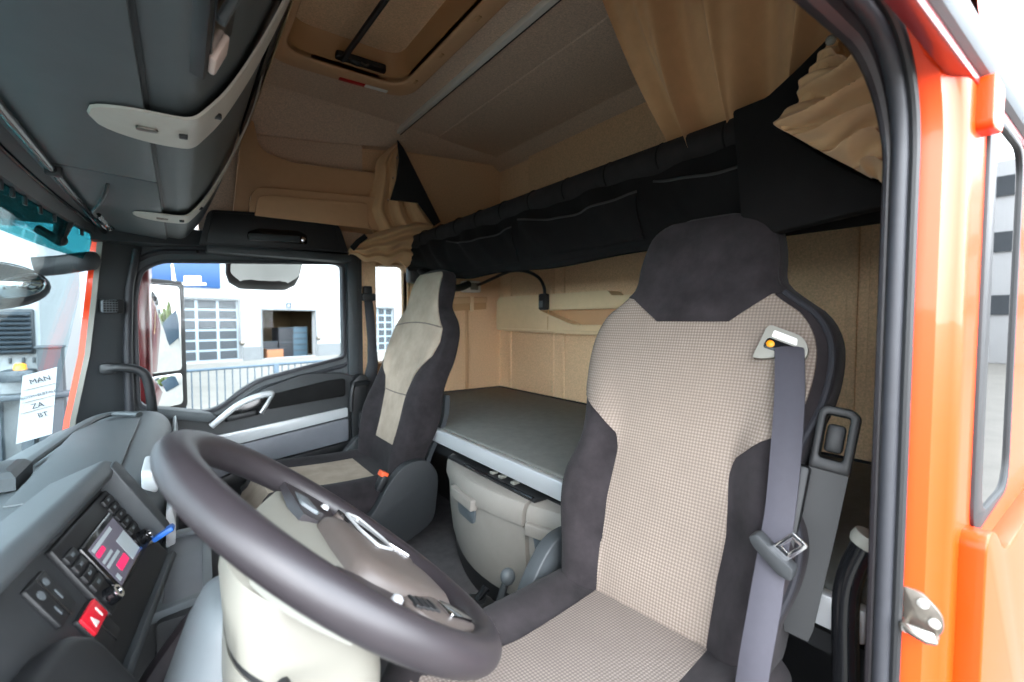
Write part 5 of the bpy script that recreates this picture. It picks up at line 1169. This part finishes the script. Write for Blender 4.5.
for v in (0.77, 0.585, 0.43): mb.shell([[a_ + xd * 0.05 + yd * v + Vector((0, -.003, 0)), a_ + xd * .95 + yd * v + Vector((0, -.003, 0))], [a_ + xd * 0.05 + yd * (v + .012) + Vector((0, -.003, 0)), a_ + xd * .95 + yd * (v + .012) + Vector((0, -.003, 0))]], (0, .0005, 0))
mb.build('rule_line', M['guide'], pcd, kind='stuff')

# ------------------------------------------------------------------ the yard outside
ZG = -1.30
mb = MB(); mb.box((-140, -140, ZG - 0.2), (140, 140, ZG), 0.0); struct(mb.build('ground', M['asphalt']), 'pale concrete yard outside the cab', 'ground')
fo_ = Vector((2.6, 29.0, 0)); fx = Vector((0.961, 0.278, 0)); fn_ = Vector((0.278, -0.961, 0))
FF = Matrix(((fx.x, 0, fn_.x, fo_.x), (fx.y, 0, fn_.y, fo_.y), (0, 1, 0, 0), (0, 0, 0, 1)))   # local x along the facade, y up, z toward the yard
hall = thing('warehouse', tuple(fo_ + Vector((0, 0, ZG))), 'long white warehouse facing the passenger side of the cab', 'building')
def HB(mb, nm, mt, par=None, **k): return mb.xform(FF).build(nm, mt, par or hall, **k)
rd = [(-3.89, 1.93), (-0.02, 2.07), (-0, -1.36), (-3.98, -1.17)]
dw = [(1.21, 1.44), (4.35, 1.55), (4.35, -1.55), (1.2, -1.33)]
rd2 = [(8.39, 1.75), (10.24, 1.93), (10.28, -1.16), (8.34, -1.27)]
x0, x1 = rd[0][0], (rd[1][0] + rd[2][0]) / 2; zt = (rd[0][1] + rd[1][1]) / 2; zb_ = ZG + 0.10
y0, y1 = dw[0][0], dw[1][0]; dt = (dw[0][1] + dw[1][1]) / 2; db = ZG + 0.03
q0, q1 = rd2[0][0], rd2[1][0]; qt = rd2[0][1]
Rr = lambda a, b, c, d: [(a, c), (b, c), (b, d), (a, d)]
mb = MB(); mb.prism([(-14, ZG), (40, ZG), (40, 9.5), (-14, 9.5)], 'Z', -0.4, 0.0, 0.0, holes=[Rr(x0, x1, zb_, zt), Rr(y0, y1, db, dt), Rr(q0, q1, zb_, qt)]); HB(mb, 'wall', M['facade'])
mb = MB(); mb.prism(Rr(x1 + .15, y0 - .12, ZG, ZG + 0.75), 'Z', 0, 0.04, 0.0); mb.prism(Rr(y1 + .12, q0 - .15, ZG, ZG + 0.75), 'Z', 0, 0.04, 0.0); HB(mb, 'plinth', M['plinth'])
def sect_door(a, b, z0, z1, nx, nz):
    mb = MB(); mb.prism(Rr(a, b, z0, z1), 'Z', -0.25, -0.15, 0.0); d = HB(mb, 'roller_door', M['facade_cool'])
    mb = MB(); w, h = (b - a) / nx, (z1 - z0) / nz
    for i in range(nx):
        for j in range(nz): mb.prism(Rr(a + w * i + .07, a + w * (i + 1) - .07, z0 + h * j + .05, z0 + h * (j + 1) - .05), 'Z', -0.16, -0.13, 0.0)
    HB(mb, 'pane', M['pane'], d)
    mb = MB(); mb.prism(Rr(a - .12, b + .12, z0, z1 + .12), 'Z', -0.02, 0.03, 0.0, holes=[Rr(a, b, z0 + .001, z1)]); HB(mb, 'door_frame', M['plinth'], d)
sect_door(x0, x1, zb_, zt, 4, 6); sect_door(q0, q1, zb_, qt, 3, 6)
# open doorway with a lit-by-daylight store behind
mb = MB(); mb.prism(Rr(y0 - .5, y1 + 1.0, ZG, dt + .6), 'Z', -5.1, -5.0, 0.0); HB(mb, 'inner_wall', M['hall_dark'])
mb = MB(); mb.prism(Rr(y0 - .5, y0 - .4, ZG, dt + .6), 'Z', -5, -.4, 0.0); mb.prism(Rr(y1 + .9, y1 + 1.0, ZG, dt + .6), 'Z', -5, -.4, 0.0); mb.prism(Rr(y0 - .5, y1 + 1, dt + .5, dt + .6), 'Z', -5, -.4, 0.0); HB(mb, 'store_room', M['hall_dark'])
mb = MB(); mb.prism(Rr(y0 - .1, y1 + .1, dt, dt + .1), 'Z', -0.02, 0.03, 0.0); mb.prism(Rr(y0 - .1, y0, db, dt), 'Z', -0.02, 0.03, 0.0); mb.prism(Rr(y1, y1 + .1, db, dt), 'Z', -0.02, 0.03, 0.0); HB(mb, 'doorway_frame', M['plinth'])
# building sign: a white truck outline on blue
sg_ = [(-4.22, 3.65), (-0.89, 3.98), (-0.93, 2.67), (-4.25, 2.48)]
sx0, sx1, sz0, sz1 = sg_[0][0], sg_[1][0], (sg_[2][1] + sg_[3][1]) / 2 , sg_[0][1] + 0.3
mb = MB(); mb.prism(Rr(sx0 - 2.5, sx1, sz0, sz1), 'Z', 0.01, 0.10, 0.01); sgn = HB(mb, 'sign_panel', M['sign_blue'])
lo_ = [(-3.03, 3.66), (-2.95, 3.67), (-2.85, 2.85), (-2.52, 2.77), (-2.51, 3.12), (-1.77, 3.17), (-1.78, 2.82), (-1.55, 2.83), (-1.56, 2.73), (-2.9, 2.65), (-3.01, 2.84)]
mb = MB(); mb.prism(lo_, 'Z', 0.0, 0.02, 0.0).xform(Matrix.Identity(4))
FF2 = FF @ Matrix.Translation((0, 0, 0.1)); mb.xform(FF2).build('sign_emblem', M['white'], sgn)
pq = [(2.58, 1.93), (2.87, 1.94), (2.86, 1.64), (2.57, 1.63)]
mb = MB(); mb.prism(pq, 'Z', 0.0, 0.05, 0.0, holes=[off2(pq, .05) if False else [(pq[0][0] + .06, pq[2][1] + .06), (pq[1][0] - .06, pq[2][1] + .06), (pq[1][0] - .06, pq[0][1] - .06), (pq[0][0] + .06, pq[0][1] - .06)]]); HB(mb, 'number_plate', M['fence'])
for px_ in ((0.12, -0.33), (4.51, -0.19)):
    mb = MB(); mb.lathe([(0.05, 0), (0.14, .03), (0.12, .15), (0.04, .2)], (px_[0], px_[1], 0), (0, 0, 1), 12); HB(mb, 'wall_lamp', M['metal'])
# goods in the doorway
def crate(a, b, z0, z1, d0, d1, nm, mt, label, cat, shelves=0):
    group = 'crates in the warehouse doorway' if cat == 'crate' else None
    c = FF @ Vector(((a + b) / 2, z0, (d0 + d1) / 2))
    t = thing(nm, tuple(c), label, cat, group)
    mb = MB(); mb.prism(Rr(a, b, z0, z1), 'Z', d0, d1, 0.02); mb.xform(FF).build('case', mt, t)
    mb = MB()
    n = max(1, shelves)
    for k in range(n + 1): mb.prism(Rr(a - .02, b + .02, z0 + (z1 - z0) * k / n - .025, z0 + (z1 - z0) * k / n + .025), 'Z', d1 - .05, d1 + .03, 0.0)
    mb.xform(FF).build('band', M['steel_dark'], t)
w_ = y1 - y0
crate(y0 + .10 * w_, y0 + .40 * w_, ZG, ZG + 0.95, -1.6, -0.9, 'storage_crate', M['crate_black'], 'low black crate at the left of the open warehouse doorway', 'crate', 1)
crate(y0 + .42 * w_, y0 + .70 * w_, ZG, ZG + 1.75, -1.8, -0.9, 'storage_crate', M['crate_black'], 'tall black crate in the middle of the open warehouse doorway', 'crate', 2)
crate(y0 + .70 * w_, y0 + .985 * w_, ZG, ZG + 1.80, -1.7, -0.9, 'shelf_rack', M['crate_blue'], 'blue-grey shelving rack at the right of the warehouse doorway', 'rack', 5)
crate(y0 + .12 * w_, y0 + .42 * w_, ZG, ZG + 0.55, -0.8, -0.35, 'storage_crate', M['crate_orange'], 'pale orange crate standing in front of the black ones', 'crate', 1)
# fence between the yard and the cab
fa, fb = Vector((-0.88, 11.27, -0.12)), Vector((4.5, 12.83, -0.12))
fnc = thing('railing_fence', (fa.x, fa.y, ZG), 'blue-grey steel railing fence in front of the warehouse', 'fence')
du = (fb - fa); L_ = du.length; du.normalize()
mb = MB()
zt_ = fa.z
for z in (zt_, ZG + 0.18): mb.tube([(fa.x, fa.y, z), (fb.x, fb.y, z + (fb.z - fa.z))], 0.030, 8)
mb.build('rail', M['fence'], fnc)
nb = int(L_ / 0.155)
for k in range(min(nb, 96)):
    p = fa + du * (0.155 * k)
    mb = MB(); zz = p.z if False else zt_ + (fb.z - fa.z) * (0.155 * k / L_)
    mb.tube([(p.x, p.y, ZG + .18), (p.x, p.y, zz)], 0.012, 6); mb.build('baluster', M['fence'], fnc)
for s in (0.165, 0.5, 0.82):
    p = fa + du * (L_ * s); mb = MB(); mb.box((p.x - .055, p.y - .055, ZG), (p.x + .055, p.y + .055, zt_ + .03), 0.01); mb.build('post', M['fence'], fnc)

# seen through the windscreen: cool white hall, a parked truck body and gear in front of it
h2 = thing('white_hall', (-6, 13, ZG), 'white panelled hall ahead of the cab, seen through the windscreen', 'building')
mb = MB(); mb.box((-18, 13.0, ZG), (-1.35, 20.0, 5.6), 0.02); mb.build('wall', M['facade_cool'], h2)
mb = MB()
for x in (-1.95, -2.9, -5.0, -7.2): mb.box((x - .02, 12.97, ZG), (x + .02, 13.01, 5.6), 0.0)
mb.build('panel_joint', M['plinth'], h2)
mb = MB(); mb.box((-4.6, 12.2, 2.55), (-2.55, 13.05, 3.9), 0.03); mb.build('teal_canopy', M['teal'], h2)
mb = MB(); mb.box((-2.15, 12.9, -0.25), (-1.45, 13.02, 0.65), 0.02); fwn = mb.build('window_frame', M['plinth'], h2)
mb = MB(); mb.box((-2.07, 12.88, -0.12), (-1.52, 12.91, 0.50), 0.0); mb.build('window_pane', M['pane'], fwn)
tk = thing('box_truck', (-2.4, 7.2, ZG), 'white truck body with a dark louvred grille, parked in front of the hall', 'truck')
mb = MB(); mb.box((-3.2, 7.2, ZG + 0.55), (-1.25, 9.8, 1.95), 0.05); mb.build('body', M['truck_white'], tk)
mb = MB(); mb.box((-1.62, 7.15, 0.56), (-1.30, 7.22, 1.05), 0.02); gl_ = mb.build('louvre_panel', M['grille'], tk)
mb = MB()
for k in range(9): mb.box((-1.60, 7.10, 0.585 + k * .050), (-1.32, 7.16, 0.607 + k * .050), 0.002, rot=Matrix.Rotation(0.5, 4, 'X'))
mb.build('louvre', M['steel_dark'], gl_)
for x in (-1.60, -1.50, -1.40, -1.32): mb = MB(); mb.box((x - .010, 7.17, 0.46), (x + .010, 7.21, 0.52), 0.003); mb.build('catch', M['steel_dark'], tk)
for x, y in ((-2.9, 7.7), (-2.9, 9.3), (-1.6, 7.7), (-1.6, 9.3)): mb = MB(); mb.lathe([(0.28, -.12), (0.42, -.12), (0.42, .12), (0.28, .12)], (x, y, ZG + .42), (1, 0, 0), 20); mb.build('wheel', M['black'], tk)
mb = MB(); mb.box((-1.55, 6.95, 0.27), (-1.28, 7.19, 0.40), 0.03); lb2 = mb.build('tail_lift_box', M['steel_dark'], tk)
mb = MB(); mb.lathe([(0.055, 0), (0.05, .05), (0.03, .065)], (-1.40, 7.05, 0.40), (0, 0, 1), 16); mb.build('beacon', M['amber'], lb2, label='amber beacon')
mb = MB(); mb.box((-2.2, 6.95, 0.08), (-1.0, 7.15, 0.14), 0.01); mb.build('rear_beam', M['steel_dark'], tk)
for x in (-1.60, -1.36): mb = MB(); mb.box((x - .05, 7.0, ZG), (x + .05, 7.12, 0.1), 0.01); mb.build('support', M['steel_dark'], tk)
bn = thing('waste_bin', (-1.17, 7.08, ZG), 'slim dark upright container standing at the corner of the white truck body', 'container')
mb = MB(); mb.loft([[(-1.27 + a * .01, 7.0, z), (-1.06 - a * .01, 7.0, z), (-1.06 - a * .01, 7.17, z), (-1.27 + a * .01, 7.17, z)] for z, a in ((ZG, 0), (0.62, 1))]); mb.build('bin_body', M['steel_dark'], bn, ang=.3)
mb = MB(); mb.box((-1.28, 6.98, 0.62), (-1.05, 7.18, 0.65), 0.01); mb.build('bin_lid', M['steel_dark'], bn)
# white hall behind the cab's open side; it shows in the glossy side window
h3 = thing('office_block', (34, -8, ZG), 'pale office block with window bands, mirrored in the cab side window', 'building')
mb = MB(); mb.box((34, -30, ZG), (46, 4, 9.0), 0.05); mb.build('wall', M['facade'], h3)
mb = MB()
for z in (1.2, 4.4, 7.2): mb.box((33.9, -29, z), (34.05, 3, z + 1.0), 0.0)
mb.build('window_band', M['pane'], h3)
ct = thing('grey_container', (15.5, 4.2, ZG), 'long dark grey container in the yard, mirrored in the side mirror', 'container')
mb = MB(); mb.box((13, 2.9, ZG), (19, 8.0, ZG + 2.5), 0.05); mb.build('body', M['fence'], ct)
mb = MB()
for k in range(42): mb.box((12.97, 3.0 + k * .117, ZG + .1), (13.01, 3.05 + k * .117, ZG + 2.4), 0.0)
mb.build('corrugation', M['fence'], ct)
# trees beyond the yard, behind the camera, that show in the side mirror
for i, (x, y, h) in enumerate(((27, 2.8, 4.6), (31, 5.4, 5.0), (24, 7.4, 4.4))):
    tt = thing('yard_tree', (x, y, ZG), ['yard tree behind the truck, mirrored nearest the cab in the side mirror', 'yard tree behind the truck, mirrored in the middle of the side mirror', 'yard tree behind the truck, mirrored at the outer edge of the side mirror'][i], 'tree', 'trees round the yard')
    mb = MB(); mb.tube([(x, y, ZG), (x + .1, y, ZG + h * .5)], [0.22, 0.12], 10); mb.build('trunk', M['paint_dark'], tt)
    mb = MB()
    for k in range(9): mb.ball((x + random.uniform(-1.2, 1.2), y + random.uniform(-1.2, 1.2), ZG + h * random.uniform(.5, .95)), random.uniform(.9, 1.4), 12)
    mb.build('crown', M['tree'], tt)

# ------------------------------------------------------------------ camera, light, look
cd = bpy.data.cameras.new('camera'); cam = bpy.data.objects.new('camera', cd); COL.objects.link(cam)
cam.location = (0, 0, 0.93); cam.rotation_euler = (math.radians(90 - 2.6139), 0, math.radians(-35.7912))
cd.sensor_width = 36.0; cd.lens = 460.0 / 1024.0 * 36.0; cd.clip_start = 0.02; cd.clip_end = 500
cd.dof.use_dof = True; cd.dof.focus_distance = 1.15; cd.dof.aperture_fstop = 3.5
scene.camera = cam
w = bpy.data.worlds.new('sky'); scene.world = w; w.use_nodes = True
nt = w.node_tree; bg = nt.nodes['Background']
tc = nt.nodes.new('ShaderNodeTexCoord'); sp = nt.nodes.new('ShaderNodeSeparateXYZ'); nt.links.new(tc.outputs['Generated'], sp.inputs[0])
mr = nt.nodes.new('ShaderNodeMapRange'); mr.inputs['From Min'].default_value = -0.05; mr.inputs['From Max'].default_value = 0.7
nt.links.new(sp.outputs['Z'], mr.inputs['Value'])
rp = nt.nodes.new('ShaderNodeValToRGB'); nt.links.new(mr.outputs['Result'], rp.inputs['Fac'])
rp.color_ramp.elements[0].color = (0.95, 0.97, 1.0, 1); rp.color_ramp.elements[1].color = (0.80, 0.90, 1.0, 1)
nt.links.new(rp.outputs['Color'], bg.inputs['Color']); 
# sky brightened behind the open driver's door (-Y) as added fill for the cab
gl_n = nt.nodes.new('ShaderNodeMapRange'); gl_n.inputs['From Min'].default_value = 0.3; gl_n.inputs['From Max'].default_value = -1.0
gl_n.inputs['To Min'].default_value = 1.0; gl_n.inputs['To Max'].default_value = 3.8; gl_n.interpolation_type = 'SMOOTHSTEP'
nt.links.new(sp.outputs['Y'], gl_n.inputs['Value']); nt.links.new(gl_n.outputs['Result'], bg.inputs['Strength'])
def area(nm, loc, rot, sx, sy, pw, col=(1, 1, 1)):
    l = bpy.data.lights.new(nm, 'AREA'); l.shape = 'RECTANGLE'; l.size = sx; l.size_y = sy; l.energy = pw; l.color = col
    o = bpy.data.objects.new(nm, l); COL.objects.link(o); o.location = loc; o.rotation_euler = rot; return o
sl = bpy.data.lights.new('sun', 'SUN'); sl.energy = 0.35; sl.angle = math.radians(12); sl.color = (1, 0.95, 0.88)
so_ = bpy.data.objects.new('sun', sl); COL.objects.link(so_); so_.rotation_euler = (math.radians(52), 0, math.radians(-28))
c = scene.cycles
c.max_bounces = 10; c.diffuse_bounces = 6; c.glossy_bounces = 4; c.transmission_bounces = 4; c.transparent_max_bounces = 12
c.use_denoising = True; c.sample_clamp_indirect = 6.0; c.blur_glossy = 0.5; c.caustics_reflective = False; c.caustics_refractive = False
scene.view_settings.view_transform = 'Standard'; scene.view_settings.look = 'None'
scene.view_settings.exposure = 2.3; scene.view_settings.gamma = 1.0; scene.view_settings.use_curve_mapping = False
